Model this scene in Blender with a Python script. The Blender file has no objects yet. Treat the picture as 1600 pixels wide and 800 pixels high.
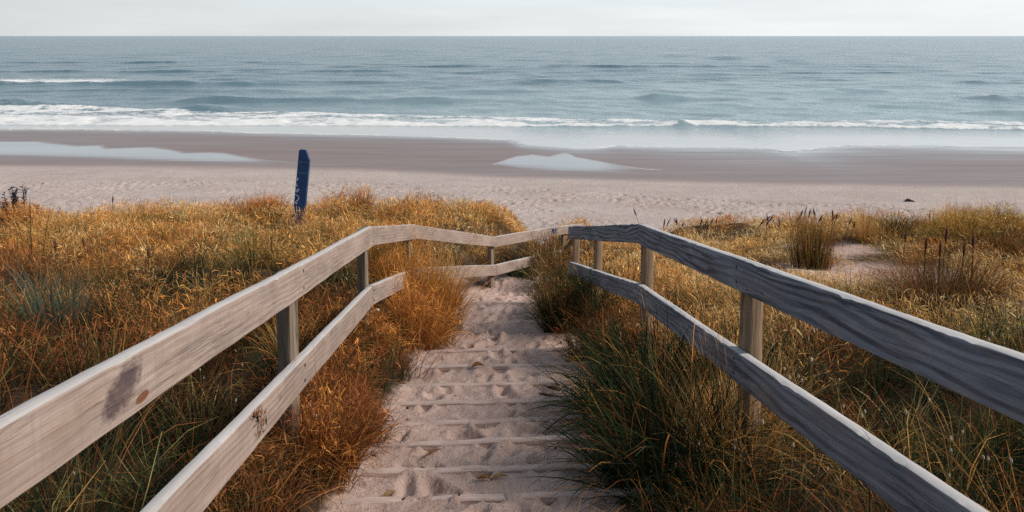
import bpy, bmesh, math, random
import numpy as np
from mathutils import Vector

rng = np.random.default_rng(11)
random.seed(11)
SC = bpy.context.scene
COL = SC.collection
H = 8.5                                   # eye height above the sea
F, V0, HOR = 1200.0, 160.0, 56.0          # focal length / optical centre / horizon (pixels of the 1600 px photo)
PITCH = math.atan((V0 - HOR) * -1 / F) * -1
CP, SP = math.cos(PITCH), math.sin(PITCH)

# ------------------------------------------------------------------ helpers
def PD(u, v, d):
    """point seen at pixel u,v at depth d (z relative to the eye)"""
    yc = (V0 - v) / F * d
    return Vector(((u - 800) / F * d, d * CP + yc * SP, yc * CP - d * SP))

def vproj(Y, z):
    return V0 - F * (Y * SP + z * CP) / (Y * CP - z * SP)

def tag(o, label=None, cat=None, group=None, kind=None):
    if label: o['label'] = label
    if cat: o['category'] = cat
    if group: o['group'] = group
    if kind: o['kind'] = kind
    return o

def link(name, me, mat=None, parent=None):
    o = bpy.data.objects.new(name, me)
    COL.objects.link(o)
    if mat is not None and not me.materials: me.materials.append(mat)
    if parent: o.parent = parent
    return o

def empty(name, loc):
    o = bpy.data.objects.new(name, None)
    COL.objects.link(o); o.location = loc
    o.empty_display_size = .1
    return o

def np_mesh(name, V, Q, smooth=True):
    """mesh from vertex array and quad (or tri) index array"""
    me = bpy.data.meshes.new(name)
    V = np.ascontiguousarray(V, np.float32); Q = np.ascontiguousarray(Q, np.int32)
    k = Q.shape[1]
    me.vertices.add(len(V)); me.vertices.foreach_set('co', V.ravel())
    me.loops.add(Q.size); me.loops.foreach_set('vertex_index', Q.ravel())
    me.polygons.add(len(Q))
    me.polygons.foreach_set('loop_start', np.arange(0, Q.size, k, dtype=np.int32))
    try: me.polygons.foreach_set('loop_total', np.full(len(Q), k, np.int32))
    except Exception: pass
    me.polygons.foreach_set('use_smooth', np.full(len(Q), smooth, bool))
    me.update(calc_edges=True)
    return me

def fattr(me, name, arr):
    a = me.attributes.new(name, 'FLOAT', 'POINT')
    a.data.foreach_set('value', np.ascontiguousarray(arr, np.float32).ravel())

def cattr(me, name, rgb):
    a = me.attributes.new(name, 'FLOAT_COLOR', 'POINT')
    c = np.ones((len(rgb), 4), np.float32); c[:, :3] = rgb
    a.data.foreach_set('color', c.ravel())

def grid_quads(nx, ny):
    i = np.arange(nx - 1); j = np.arange(ny - 1)
    I, J = np.meshgrid(i, j)
    a = (J * nx + I).ravel()
    return np.stack([a, a + 1, a + nx + 1, a + nx], 1)

def h2(ix, iy, seed):
    n = (ix.astype(np.int64) * 374761393 + iy.astype(np.int64) * 668265263 + seed * 2246822519) & 0xffffffff
    n = ((n ^ (n >> 13)) * 1274126177) & 0xffffffff
    n = (n ^ (n >> 16)) & 0xffffff
    return n / float(0x1000000)

def vnoise(x, y, seed=0):
    x = np.asarray(x, float); y = np.asarray(y, float)
    ix = np.floor(x); iy = np.floor(y); fx = x - ix; fy = y - iy
    fx = fx * fx * (3 - 2 * fx); fy = fy * fy * (3 - 2 * fy)
    a = h2(ix, iy, seed); b = h2(ix + 1, iy, seed); c = h2(ix, iy + 1, seed); d = h2(ix + 1, iy + 1, seed)
    return (a * (1 - fx) + b * fx) * (1 - fy) + (c * (1 - fx) + d * fx) * fy

def fbm(x, y, seed=0, o=4):
    s = 0; a = .5; t = 0
    for k in range(o):
        s = s + a * vnoise(x * 2 ** k, y * 2 ** k, seed + 17 * k); t += a; a *= .5
    return s / t - .5

def sst(a, b, x):
    t = np.clip((x - a) / (b - a), 0, 1)
    return t * t * (3 - 2 * t)

# ------------------------------------------------------------------ node helpers
def mat(name):
    m = bpy.data.materials.new(name); m.use_nodes = True
    nt = m.node_tree; nt.nodes.clear()
    out = nt.nodes.new('ShaderNodeOutputMaterial')
    return m, nt, out

def N(nt, t, **kw):
    n = nt.nodes.new(t)
    for k, v in kw.items():
        if k in n.inputs.keys() if isinstance(k, str) else False:
            n.inputs[k].default_value = v
        else:
            setattr(n, k, v)
    return n

def noise(nt, vec, scale, detail=4, rough=.55, dist=0.):
    n = nt.nodes.new('ShaderNodeTexNoise')
    n.inputs['Scale'].default_value = scale; n.inputs['Detail'].default_value = detail
    n.inputs['Roughness'].default_value = rough; n.inputs['Distortion'].default_value = dist
    if vec is not None: nt.links.new(vec, n.inputs['Vector'])
    return n.outputs['Fac']

def mapping(nt, vec, scale=(1, 1, 1), loc=(0, 0, 0), rot=(0, 0, 0)):
    n = nt.nodes.new('ShaderNodeMapping')
    n.inputs['Scale'].default_value = scale; n.inputs['Location'].default_value = loc; n.inputs['Rotation'].default_value = rot
    nt.links.new(vec, n.inputs['Vector'])
    return n.outputs['Vector']

def ramp(nt, fac, stops, interp='LINEAR'):
    n = nt.nodes.new('ShaderNodeValToRGB'); n.color_ramp.interpolation = interp
    e = n.color_ramp.elements
    while len(e) < len(stops): e.new(.5)
    for k, (p, c) in enumerate(stops):
        e[k].position = p
        e[k].color = (c, c, c, 1) if isinstance(c, (int, float)) else (*c, 1)
    nt.links.new(fac, n.inputs['Fac'])
    return n.outputs['Color']

def mixc(nt, fac, a, b, mode='MIX'):
    n = nt.nodes.new('ShaderNodeMix'); n.data_type = 'RGBA'; n.blend_type = mode
    for s, v in ((n.inputs[0], fac), (n.inputs[6], a), (n.inputs[7], b)):
        if isinstance(v, (int, float)): s.default_value = v
        elif isinstance(v, tuple): s.default_value = (*v, 1)
        else: nt.links.new(v, s)
    return n.outputs[2]

def mth(nt, op, a, b=None, c=None, clamp=False):
    n = nt.nodes.new('ShaderNodeMath'); n.operation = op; n.use_clamp = clamp
    for i, v in enumerate((a, b, c)):
        if v is None: continue
        if isinstance(v, (int, float)): n.inputs[i].default_value = v
        else: nt.links.new(v, n.inputs[i])
    return n.outputs[0]

def attr(nt, name, out='Fac'):
    n = nt.nodes.new('ShaderNodeAttribute'); n.attribute_name = name
    return n.outputs[out]

def bump(nt, h, strength, dist, normal=None):
    n = nt.nodes.new('ShaderNodeBump')
    n.inputs['Strength'].default_value = strength if isinstance(strength, (int, float)) else 1
    if not isinstance(strength, (int, float)): nt.links.new(strength, n.inputs['Strength'])
    n.inputs['Distance'].default_value = dist
    nt.links.new(h, n.inputs['Height'])
    if normal is not None: nt.links.new(normal, n.inputs['Normal'])
    return n.outputs['Normal']

def principled(nt, out, color=None, rough=.8, spec=.3, normal=None):
    b = nt.nodes.new('ShaderNodeBsdfPrincipled')
    for k, v in (('Base Color', color), ('Roughness', rough), ('Specular IOR Level', spec)):
        if v is None: continue
        if isinstance(v, (int, float)): b.inputs[k].default_value = v
        elif isinstance(v, tuple): b.inputs[k].default_value = (*v, 1)
        else: nt.links.new(v, b.inputs[k])
    if normal is not None: nt.links.new(normal, b.inputs['Normal'])
    nt.links.new(b.outputs[0], out.inputs['Surface'])
    return b

# ------------------------------------------------------------------ materials
def wood_mat(name, light, mid, dark, grain_dark, grain_amt, cross_amt, stains=(), top_light=(.60, .575, .56), ring_f=110., ring_w=9., crack=.3):
    """weathered board: uv = (metres along, metres up), third axis = thickness; 'seed' shifts the pattern per board"""
    m, nt, out = mat(name)
    uv = attr(nt, 'buv', 'Vector')
    base = mapping(nt, uv, (1.3, 9, 6))
    wav = noise(nt, mapping(nt, uv, (.9, 5, 3)), 1.0, 3, .5)
    # growth rings: banded field drawn out along the board
    sx = nt.nodes.new('ShaderNodeSeparateXYZ'); nt.links.new(uv, sx.inputs[0])
    field = mth(nt, 'MULTIPLY_ADD', wav, ring_w, mth(nt, 'MULTIPLY', sx.outputs['Y'], ring_f))
    ring = mth(nt, 'SINE', mth(nt, 'MULTIPLY', field, 2.1))
    ring = mth(nt, 'MULTIPLY_ADD', ring, .5, .5)
    ring = ramp(nt, ring, [(.30, 0.), (.85, 1.)])
    rmod = ramp(nt, noise(nt, mapping(nt, uv, (1.4, 15, 4)), 1., 4, .65), [(.36, .30), (.62, 1.)])
    ring = mth(nt, 'MULTIPLY', ring, rmod)
    fine = noise(nt, mapping(nt, uv, (3, 220, 220)), 1.0, 3, .6)
    blot = noise(nt, mapping(nt, uv, (2.2, 7, 7)), 1.0, 5, .6)
    cross = noise(nt, mapping(nt, uv, (75, 2.5, 2.5)), 1.0, 3, .65)
    c = ramp(nt, blot, [(.28, dark), (.5, mid), (.72, light)])
    c = mixc(nt, mth(nt, 'MULTIPLY', ring, grain_amt), c, grain_dark)
    c = mixc(nt, mth(nt, 'MULTIPLY', ramp(nt, fine, [(.42, 0.), (.66, 1.)]), .46), c, grain_dark)
    c = mixc(nt, mth(nt, 'MULTIPLY', ramp(nt, cross, [(.48, 0.), (.8, 1.)]), cross_amt), c, dark)
    # drying cracks along the grain
    ck = noise(nt, mapping(nt, uv, (1.1, 34, 12)), 1., 3, .6)
    ck = ramp(nt, mth(nt, 'ABSOLUTE', mth(nt, 'SUBTRACT', ck, .5)), [(.006, 1.), (.018, 0.)])
    ckm = ramp(nt, noise(nt, mapping(nt, uv, (2.3, 9, 5), loc=(3, 1, 0)), 1., 2, .5), [(.50, 0.), (.60, 1.)])
    ck = mth(nt, 'MULTIPLY', ck, ckm)
    c = mixc(nt, mth(nt, 'MULTIPLY', ck, crack), c, tuple(x * .4 for x in grain_dark))
    # small dark knots
    vo = nt.nodes.new('ShaderNodeTexVoronoi'); vo.inputs['Scale'].default_value = 1.0
    nt.links.new(mapping(nt, uv, (2.0, 6.0, 1.0)), vo.inputs['Vector'])
    kn = ramp(nt, vo.outputs['Distance'], [(.035, 1.), (.085, 0.)])
    c = mixc(nt, mth(nt, 'MULTIPLY', kn, .75), c, tuple(x * .35 for x in grain_dark))
    # grime speckle
    spk = ramp(nt, noise(nt, mapping(nt, uv, (60, 90, 60)), 1., 2, .5), [(.70, 0.), (.78, 1.)])
    c = mixc(nt, mth(nt, 'MULTIPLY', spk, .35), c, grain_dark)
    for (su, sv, ru, rv, skew, col, amt, nz) in stains:
        du = mth(nt, 'DIVIDE', mth(nt, 'SUBTRACT', mth(nt, 'MULTIPLY_ADD', sx.outputs['Y'], skew, sx.outputs['X']), su + skew * sv), ru)
        dv = mth(nt, 'DIVIDE', mth(nt, 'SUBTRACT', sx.outputs['Y'], sv), rv)
        r2 = mth(nt, 'ADD', mth(nt, 'MULTIPLY', du, du), mth(nt, 'MULTIPLY', dv, dv))
        nn = noise(nt, mapping(nt, uv, (26, 34, 40)), 1., 6, .75)
        r2 = mth(nt, 'MULTIPLY_ADD', mth(nt, 'SUBTRACT', nn, .5), nz, r2)
        k = ramp(nt, r2, [(.30 if nz > .5 else .7, amt), (1.0, 0.)])
        c = mixc(nt, k, c, col)
    warm = ramp(nt, noise(nt, mapping(nt, uv, (2.6, 8, 5), loc=(2, 9, 0)), 1., 5, .7), [(.50, 0.), (.72, .5)])
    c = mixc(nt, warm, c, (.24, .165, .115))
    bt = attr(nt, 'tone')
    c = mixc(nt, bt, c, (.20, .15, .125))
    big = noise(nt, mapping(nt, uv, (5.5, 11, 8), loc=(7, 3, 0)), 1., 5, .65)
    c = mixc(nt, ramp(nt, big, [(.52, 0.), (.70, .42)]), c, dark)
    # upper edge lightened: skylight on the rail tops put into the colour
    tp = attr(nt, 'top_light')
    c = mixc(nt, mth(nt, 'MULTIPLY', tp, mth(nt, 'MULTIPLY_ADD', blot, .5, .55)), c, top_light)
    hgt = mth(nt, 'MULTIPLY_ADD', fine, .6, mth(nt, 'MULTIPLY', ring, -.5))
    hgt = mth(nt, 'MULTIPLY_ADD', kn, -.6, hgt)
    hgt = mth(nt, 'MULTIPLY_ADD', ck, -1.8 * crack, hgt)
    n = bump(nt, hgt, .7, .004)
    principled(nt, out, c, .82, .2, n)
    return m

M = {}
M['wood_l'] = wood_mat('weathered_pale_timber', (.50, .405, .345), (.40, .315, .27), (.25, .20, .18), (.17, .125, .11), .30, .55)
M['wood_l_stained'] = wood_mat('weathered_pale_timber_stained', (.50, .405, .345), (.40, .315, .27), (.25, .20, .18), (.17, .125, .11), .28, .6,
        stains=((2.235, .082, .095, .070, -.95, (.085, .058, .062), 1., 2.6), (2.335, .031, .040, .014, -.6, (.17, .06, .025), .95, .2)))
M['step'] = wood_mat('sand_dusted_timber', (.72, .565, .50), (.64, .49, .43), (.48, .36, .315), (.30, .215, .18), .2, .3, top_light=(.72, .58, .51))
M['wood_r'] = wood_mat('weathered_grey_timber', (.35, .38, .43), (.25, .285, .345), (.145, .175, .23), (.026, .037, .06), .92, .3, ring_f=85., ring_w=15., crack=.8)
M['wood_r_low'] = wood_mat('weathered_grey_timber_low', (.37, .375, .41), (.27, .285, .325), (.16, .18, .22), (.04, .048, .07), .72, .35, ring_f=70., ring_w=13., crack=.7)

def post_mat(name, a, b, c_):
    m, nt, out = mat(name)
    tc = nt.nodes.new('ShaderNodeTexCoord')
    n1 = noise(nt, mapping(nt, tc.outputs['Object'], (14, 14, 2.2)), 1., 5, .6)
    n2 = noise(nt, mapping(nt, tc.outputs['Object'], (90, 90, 5)), 1., 3, .6)
    n3 = noise(nt, mapping(nt, tc.outputs['Object'], (7, 7, 3.5)), 1., 4, .7)
    c = ramp(nt, n1, [(.3, c_), (.5, b), (.7, a)])
    c = mixc(nt, mth(nt, 'MULTIPLY', ramp(nt, n2, [(.45, 0.), (.8, 1.)]), .55), c, tuple(x * .4 for x in c_))
    c = mixc(nt, ramp(nt, n3, [(.58, 0.), (.68, .6)]), c, tuple(x * .55 for x in c_))
    n = bump(nt, n2, .6, .006)
    principled(nt, out, c, .85, .2, n)
    return m
M['post_brown'] = post_mat('pine_post_brown', (.36, .25, .16), (.27, .185, .12), (.15, .105, .075))
M['post_grey'] = post_mat('pine_post_grey', (.30, .235, .17), (.20, .155, .115), (.11, .088, .07))

m, nt, out = mat('rusty_nail'); principled(nt, out, (.055, .035, .03), .6, .4); M['nail'] = m

def sand_mat():
    m, nt, out = mat('dune_sand')
    geo = nt.nodes.new('ShaderNodeNewGeometry'); P = geo.outputs['Position']
    th = attr(nt, 'thatch')
    n1 = noise(nt, P, 1.7, 5, .6); n2 = noise(nt, P, 14, 5, .65); n3 = noise(nt, P, 260, 2, .6)
    sand = ramp(nt, n1, [(.3, (.46, .322, .268)), (.55, (.56, .405, .342)), (.75, (.62, .47, .405))])
    sand = mixc(nt, mth(nt, 'MULTIPLY', ramp(nt, n2, [(.5, 0.), (.75, 1.)]), .30), sand, (.27, .185, .16))
    sand = mixc(nt, mth(nt, 'MULTIPLY', ramp(nt, n3, [(.45, 0.), (.7, 1.)]), .30), sand, (.26, .19, .165))
    # tiny specks of plant litter
    vo = nt.nodes.new('ShaderNodeTexVoronoi'); vo.inputs['Scale'].default_value = 34; nt.links.new(P, vo.inputs['Vector'])
    sel = ramp(nt, vo.outputs['Color'], [(.70, 0.), (.72, 1.)])
    sp = mth(nt, 'MULTIPLY', ramp(nt, vo.outputs['Distance'], [(.10, 1.), (.16, 0.)]), sel)
    sand = mixc(nt, mth(nt, 'MULTIPLY', sp, .8), sand, (.06, .035, .03))
    soil = ramp(nt, n2, [(.35, (.035, .024, .018)), (.6, (.075, .05, .032)), (.75, (.15, .10, .062))])  # soil colour deepened so gaps between clumps read as shade
    edge = mth(nt, 'MULTIPLY_ADD', mth(nt, 'SUBTRACT', n2, .5), .9, th)
    c = mixc(nt, ramp(nt, edge, [(.35, 0.), (.75, 1.)]), sand, soil)
    hgt = mth(nt, 'MULTIPLY_ADD', n3, .06, mth(nt, 'MULTIPLY', noise(nt, P, 45, 4, .6), .6))
    hgt = mth(nt, 'ADD', hgt, n2)
    n = bump(nt, hgt, .75, .025)
    principled(nt, out, c, .95, .1, n)
    return m
M['sand'] = sand_mat()

def beach_mat():
    m, nt, out = mat('beach_sand')
    geo = nt.nodes.new('ShaderNodeNewGeometry'); P = geo.outputs['Position']
    wet = attr(nt, 'wet'); pool = attr(nt, 'pool'); rim = attr(nt, 'rim')
    n1 = noise(nt, mapping(nt, P, (.25, .5, 1)), 1., 5, .6)
    n2 = noise(nt, mapping(nt, P, (1.6, 2.0, 1)), 1., 5, .65)
    n3 = noise(nt, mapping(nt, P, (.10, 1.3, 1)), 1., 6, .68)
    dry = ramp(nt, n1, [(.3, (.44, .36, .33)), (.55, (.50, .42, .385)), (.75, (.55, .47, .43))])
    dry = mixc(nt, mth(nt, 'MULTIPLY', ramp(nt, n2, [(.52, 0.), (.78, 1.)]), .35), dry, (.28, .21, .19))
    wetc = ramp(nt, n3, [(.3, (.21, .150, .138)), (.55, (.26, .190, .172)), (.75, (.32, .245, .225))])
    we = mth(nt, 'MULTIPLY_ADD', mth(nt, 'SUBTRACT', n3, .5), .5, wet)
    wf = ramp(nt, we, [(.05, 0.), (.95, 1.)])
    c = mixc(nt, wf, dry, wetc)
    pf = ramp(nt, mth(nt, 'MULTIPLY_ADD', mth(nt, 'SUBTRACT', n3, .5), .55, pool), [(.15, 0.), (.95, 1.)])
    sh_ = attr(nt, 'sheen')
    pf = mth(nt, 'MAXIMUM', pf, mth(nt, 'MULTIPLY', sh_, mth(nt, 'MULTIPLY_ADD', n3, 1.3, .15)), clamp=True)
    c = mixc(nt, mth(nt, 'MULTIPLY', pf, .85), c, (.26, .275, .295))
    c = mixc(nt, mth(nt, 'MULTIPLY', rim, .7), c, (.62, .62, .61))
    r = mth(nt, 'MULTIPLY_ADD', wf, -.40, .95)
    r = mth(nt, 'MULTIPLY_ADD', pf, -.47, r)
    ds = mth(nt, 'SUBTRACT', 1., wf, clamp=True)
    n = bump(nt, mth(nt, 'ADD', n2, mth(nt, 'MULTIPLY', noise(nt, P, 7, 4, .6), .6)), mth(nt, 'MULTIPLY', ds, .8), .09)
    sp = mth(nt, 'MULTIPLY_ADD', wf, .25, .1)
    sp = mth(nt, 'MULTIPLY_ADD', pf, .3, sp)
    principled(nt, out, c, r, sp, n)
    return m
M['beach'] = beach_mat()

def sea_mat():
    m, nt, out = mat('sea_water')
    geo = nt.nodes.new('ShaderNodeNewGeometry'); P = geo.outputs['Position']
    foam = attr(nt, 'foam'); film = attr(nt, 'film'); lace = attr(nt, 'lace')
    nA = noise(nt, mapping(nt, P, (1.1, 1.7, 1)), 1., 7, .75)
    nB = noise(nt, mapping(nt, P, (.35, .9, 1)), 1., 5, .6)
    f = mth(nt, 'MULTIPLY_ADD', mth(nt, 'SUBTRACT', nA, .5), 2.3, foam)
    ff = ramp(nt, f, [(.30, 0.), (.72, 1.)])
    l = mth(nt, 'MULTIPLY', ramp(nt, nA, [(.45, 0.), (.62, 1.)]), lace)
    ff = mth(nt, 'MAXIMUM', ff, l, clamp=True)
    deep = ramp(nt, noise(nt, mapping(nt, P, (.012, .02, 1)), 1., 4, .6), [(.3, (.008, .068, .108)), (.7, (.016, .090, .130))])
    deep = mixc(nt, attr(nt, 'shallow'), deep, (.27, .37, .40))
    c = mixc(nt, film, deep, (.56, .56, .55))
    c = mixc(nt, ff, c, (.80, .81, .81))
    w1 = noise(nt, mapping(nt, P, (.42, .66, 1), rot=(0, 0, .12)), 1., 6, .68)
    w2 = noise(nt, mapping(nt, P, (.9, 2.0, 1), rot=(0, 0, -.2)), 1., 4, .6)
    w3 = noise(nt, mapping(nt, P, (.07, .12, 1), rot=(0, 0, -.15)), 1., 5, .62)
    calm = mth(nt, 'SUBTRACT', 1., film, clamp=True)
    h = mth(nt, 'ADD', mth(nt, 'MULTIPLY', w1, 1.0), mth(nt, 'MULTIPLY', w2, .42))
    h = mth(nt, 'ADD', h, mth(nt, 'MULTIPLY', w3, .8))
    h = mth(nt, 'ADD', h, mth(nt, 'MULTIPLY', noise(nt, mapping(nt, P, (.012, .019, 1), rot=(0, 0, .2)), 1., 7, .72), 16.0))
    n = bump(nt, h, mth(nt, 'MULTIPLY_ADD', calm, .215, .02), 1.0)
    r = mth(nt, 'MULTIPLY_ADD', ff, .6, .16)
    b = principled(nt, out, c, r, .5, n)
    b.inputs['IOR'].default_value = 1.333
    return m
M['sea'] = sea_mat()

def grass_mat():
    m, nt, out = mat('grass_blades')
    c = attr(nt, 'tint', 'Color')
    d = nt.nodes.new('ShaderNodeBsdfDiffuse'); t = nt.nodes.new('ShaderNodeBsdfTranslucent')
    mx = nt.nodes.new('ShaderNodeMixShader'); mx.inputs[0].default_value = .28
    nt.links.new(c, d.inputs[0]); nt.links.new(c, t.inputs[0])
    nt.links.new(d.outputs[0], mx.inputs[1]); nt.links.new(t.outputs[0], mx.inputs[2])
    nt.links.new(mx.outputs[0], out.inputs['Surface'])
    return m
M['grass'] = grass_mat()

def speck_mat(name, a, b, scale=60, rough=.8, spec=.2):
    m, nt, out = mat(name)
    tc = nt.nodes.new('ShaderNodeTexCoord')
    n = noise(nt, tc.outputs['Object'], scale, 4, .65)
    principled(nt, out, ramp(nt, n, [(.35, a), (.65, b)]), rough, spec, bump(nt, n, .3, .003))
    return m
M['head_dark'] = speck_mat('sedge_head_brown', (.055, .022, .018), (.16, .06, .04), 90)
M['head_pale'] = speck_mat('bunny_tail_fluff', (.36, .29, .21), (.55, .47, .36), 200)
M['litter'] = speck_mat('plant_litter', (.03, .018, .015), (.08, .045, .035), 80)
M['leaf_orange'] = speck_mat('dry_leaf_orange', (.33, .15, .055), (.46, .24, .10), 40)
M['leaf_straw'] = speck_mat('dry_leaf_straw', (.42, .27, .12), (.55, .38, .19), 40)
M['leaf_rust'] = speck_mat('dry_leaf_rust', (.16, .065, .028), (.30, .13, .05), 60)
M['drift'] = speck_mat('driftwood_dark', (.02, .018, .02), (.05, .042, .04), 12)
M['shell'] = speck_mat('shell_white', (.55, .50, .45), (.72, .68, .62), 60)
M['blue'] = speck_mat('navy_paint', (.006, .028, .105), (.012, .046, .150), 9, .5, .4)
M['band'] = speck_mat('green_band', (.03, .12, .13), (.05, .17, .17), 9, .5)
M['graf_white'] = speck_mat('white_scrawl', (.42, .47, .52), (.58, .62, .66), 30, .6)
M['graf_blue'] = speck_mat('blue_scrawl', (.015, .035, .095), (.025, .055, .13), 30, .5)
M['leaf_purple'] = speck_mat('shrub_leaf_dark', (.012, .014, .03), (.035, .028, .045), 30)

# ------------------------------------------------------------------ terrain heights (z relative to the eye)
def path_cx(y): return -.10 + .08 * np.clip(y - 8.5, 0, None) ** 2
def path_z(y):  return -1.42 - .20 * y - .10 * np.clip(y - 12, 0, None)
BY = np.array([18, 24, 30, 38, 45, 52, 58, 63, 68, 74, 82, 95, 140, 400]); BZ = np.array([-6.9, -7.15, -7.45, -7.80, -8.08, -8.28, -8.42, -8.49, -8.56, -8.70, -9.0, -9.6, -12, -30])
def beach_z(y): return np.interp(y, BY, BZ)

STEP_V = [800 + 48, 800 + 1, 780, 738, 694, 660, 631, 603, 574, 549, 524, 503]
def solve_step(v):
    a, b = 1.5, 12
    for _ in range(50):
        c = (a + b) / 2
        if vproj(c, path_z(c)) > v: a = c
        else: b = c
    return a
STEP_Y = [solve_step(v) for v in STEP_V]
STEP_Y = [STEP_Y[0] - .85, STEP_Y[0] - .42] + STEP_Y + [STEP_Y[-1] + .9]
STEP_TILT = .05

FOOT = []
for _ in range(520):
    fy = rng.uniform(2.6, 12.5); fx = path_cx(fy) + rng.normal(0, .36)
    FOOT.append((fx, fy, rng.uniform(.02, .055), rng.uniform(.03, .12), rng.normal(0, .9), rng.uniform(.010, .040)))

def path_surface(x, y):
    """sand on the steps: terraces, worn and half buried"""
    yy = y - STEP_TILT * (x + .1) + .008 * fbm(x * 2.5, y * 0 + 3.3, 5)
    z = path_z(yy)
    Y = np.array(STEP_Y)
    k = np.clip(np.searchsorted(Y, yy) - 1, 0, len(Y) - 2)
    inside = (yy > Y[0]) & (yy < Y[-1])
    y0 = Y[k]; y1 = Y[k + 1]
    t = (yy - y0) / (y1 - y0)
    zt = path_z(y1) + .016 * (1 - t)
    drop = 1 - sst(0.030, .062, yy - y0)
    zs = zt + (path_z(y0) - zt) * drop
    wear = .93 - .25 * sst(7, 9, y)
    z = np.where(inside, z + (zs - z) * wear, z)
    return z

def sand_dents(x, y):
    d = np.zeros_like(x)
    for fx, fy, rx, ry, a, dep in FOOT:
        m_ = (np.abs(x - fx) < .35) & (np.abs(y - fy) < .35)
        if not m_.any(): continue
        dx = x[m_] - fx; dy = y[m_] - fy
        c, s = math.cos(a), math.sin(a)
        u = (dx * c + dy * s) / rx; v = (-dx * s + dy * c) / ry
        r = np.sqrt(u * u + v * v)
        d[m_] += -dep * np.exp(-r ** 3) + dep * .45 * np.exp(-((r - 1.45) / .35) ** 2)
    return d

def path_mask(x, y):
    """1 on the trodden sand, 0 in the grass"""
    n = fbm(x * 1.6, y * 1.1, 21) * .22
    l = path_cx(y) - .70 + n + .10 * sst(6, 8, y) ; r = path_cx(y) + .56 + .24 * sst(4.7, 5.1, y) + fbm(x * 1.6, y * 1.3, 22) * .2 - .30 * sst(6.6, 7.6, y) * (1 - sst(9.3, 10, y))
    return sst(-.10, .10, x - l) * sst(-.10, .10, r - x) * (1 - sst(11.5, 12.1, y))

def sand_patch(x, y):
    n = fbm(x * 1.3, y * 1.3, 31)
    a = np.exp(-(((x + .72) / .36) ** 2 + ((y - 10.1) / .75) ** 2) * 1.2)
    b = np.exp(-(((x - 4.65) / 1.3) ** 2 + ((y - 9.9) / 1.25) ** 2)) * 1.15
    c = np.exp(-(((x - 5.3) / .9) ** 2 + ((y - 12.4) / .8) ** 2))
    d = np.exp(-(((x - .1) / .55) ** 2 + ((y - 11.0) / .6) ** 2))
    return np.clip(np.maximum.reduce([a, b, c, d]) * 1.25 + n * .9 - .15, 0, 1)

def dune_z(x, y, detail=True):
    zl = -1.45 - .142 * y - .010 * np.clip(-x - 3, 0, 9)
    zr = -1.52 - .166 * y + .11 * sst(10.5, 13.0, y) + .055 * np.clip(x - 5.2, 0, 4) * sst(8, 12, y)
    cx = path_cx(np.minimum(y, 13))
    zside = np.where(x < cx, zl, zr)
    zp = path_surface(x, np.clip(y, -2, 30)) if detail else path_z(y)
    dist = np.abs(x - cx)
    wide = 1.0 + .55 * sst(7, 10, y)
    k = sst(.55, wide + .35, dist)
    k = np.maximum(k, .72 * sst(11.6, 13.2, y) * sst(.3, 1.2, x))
    bumps = fbm(x * .8, y * .8, 41, 2) * .42 + fbm(x * 2.2, y * 2.2, 42, 2) * .20
    bumps = bumps * (1 - .85 * np.exp(-((x - 4.7) / 2.2) ** 2 - ((y - 10.8) / 2.6) ** 2))
    z = zp * (1 - k) + (zside + bumps * sst(.7, 1.8, dist)) * k
    # crest and seaward face
    yc = 15.4 + fbm(x * .22, y * 0 + 9, 43, 3) * 2.4
    z = z - .5 * np.clip(y - yc, 0, None) ** 1.15
    # drifted sand heaped against the fence at the bend
    z = z + .06 * np.exp(-(((x + .05) / .32) ** 2 + ((y - 11.0) / .45) ** 2)) - .08 * np.exp(-(((x - .05) / .5) ** 2 + ((y - 10.2) / .4) ** 2))
    zb = beach_z(y) + .05 * fbm(x * .3, y * .3, 44)
    return np.maximum(z, np.where(y > 17, zb, -99))

def dz(x, y): return dune_z(np.asarray(x, float), np.asarray(y, float), False)

def axis(segs):
    out = [segs[0][0]]
    for a, b, st in segs:
        n = max(1, int(round((b - a) / st)))
        out += list(np.linspace(a, b, n + 1)[1:])
    return np.array(out)

# ground sheet: cut into dune ground and sandy path along shared edges
gx = axis([(-45, -16, 2.5), (-16, -6, .4), (-6, -1.4, .12), (-1.4, 1.3, .022), (1.3, 6, .12), (6, 16, .4), (16, 45, 2.5)])
gy = axis([(-6, 2.4, .3), (2.4, 7, .018), (7, 12.5, .035), (12.5, 17, .15), (17, 25, .4)])
X, Y = np.meshgrid(gx, gy)
Z = dune_z(X, Y)
pm = path_mask(X, Y)
Z = Z + (sand_dents(X, Y) + fbm(X * 9, Y * 9, 51, 3) * .024 + fbm(X * 24, Y * 24, 52, 2) * .014) * np.where((np.abs(X - path_cx(Y)) < 1.3) & (Y > 2) & (Y < 13.5), 1, .3)
V = np.stack([X, Y, Z + H], -1).reshape(-1, 3)
Q = grid_quads(len(gx), len(gy))
thatch = np.clip(1 - np.maximum(pm * (Y < 18), sand_patch(X, Y)), 0, 1)
thatch = thatch * (1 - sst(17, 20, Y))
qm = pm.ravel()[Q].mean(1) > .5
qy = Y.ravel()[Q].mean(1)
on_path = qm & (qy > -6) & (qy < 14.5)
for nm, sel in (('path', on_path), ('dune_ground', ~on_path)):
    q = Q[sel]
    used, inv = np.unique(q, return_inverse=True)
    me = np_mesh(nm, V[used], inv.reshape(-1, 4))
    fattr(me, 'thatch', thatch.ravel()[used])
    o = link(nm, me, M['sand'])
    tag(o, {'path': 'trodden pale sand path stepping down between the two handrails', 'dune_ground': 'sandy dune ground under the dry grass'}[nm], nm.replace('_', ' '), kind='structure')

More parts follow.
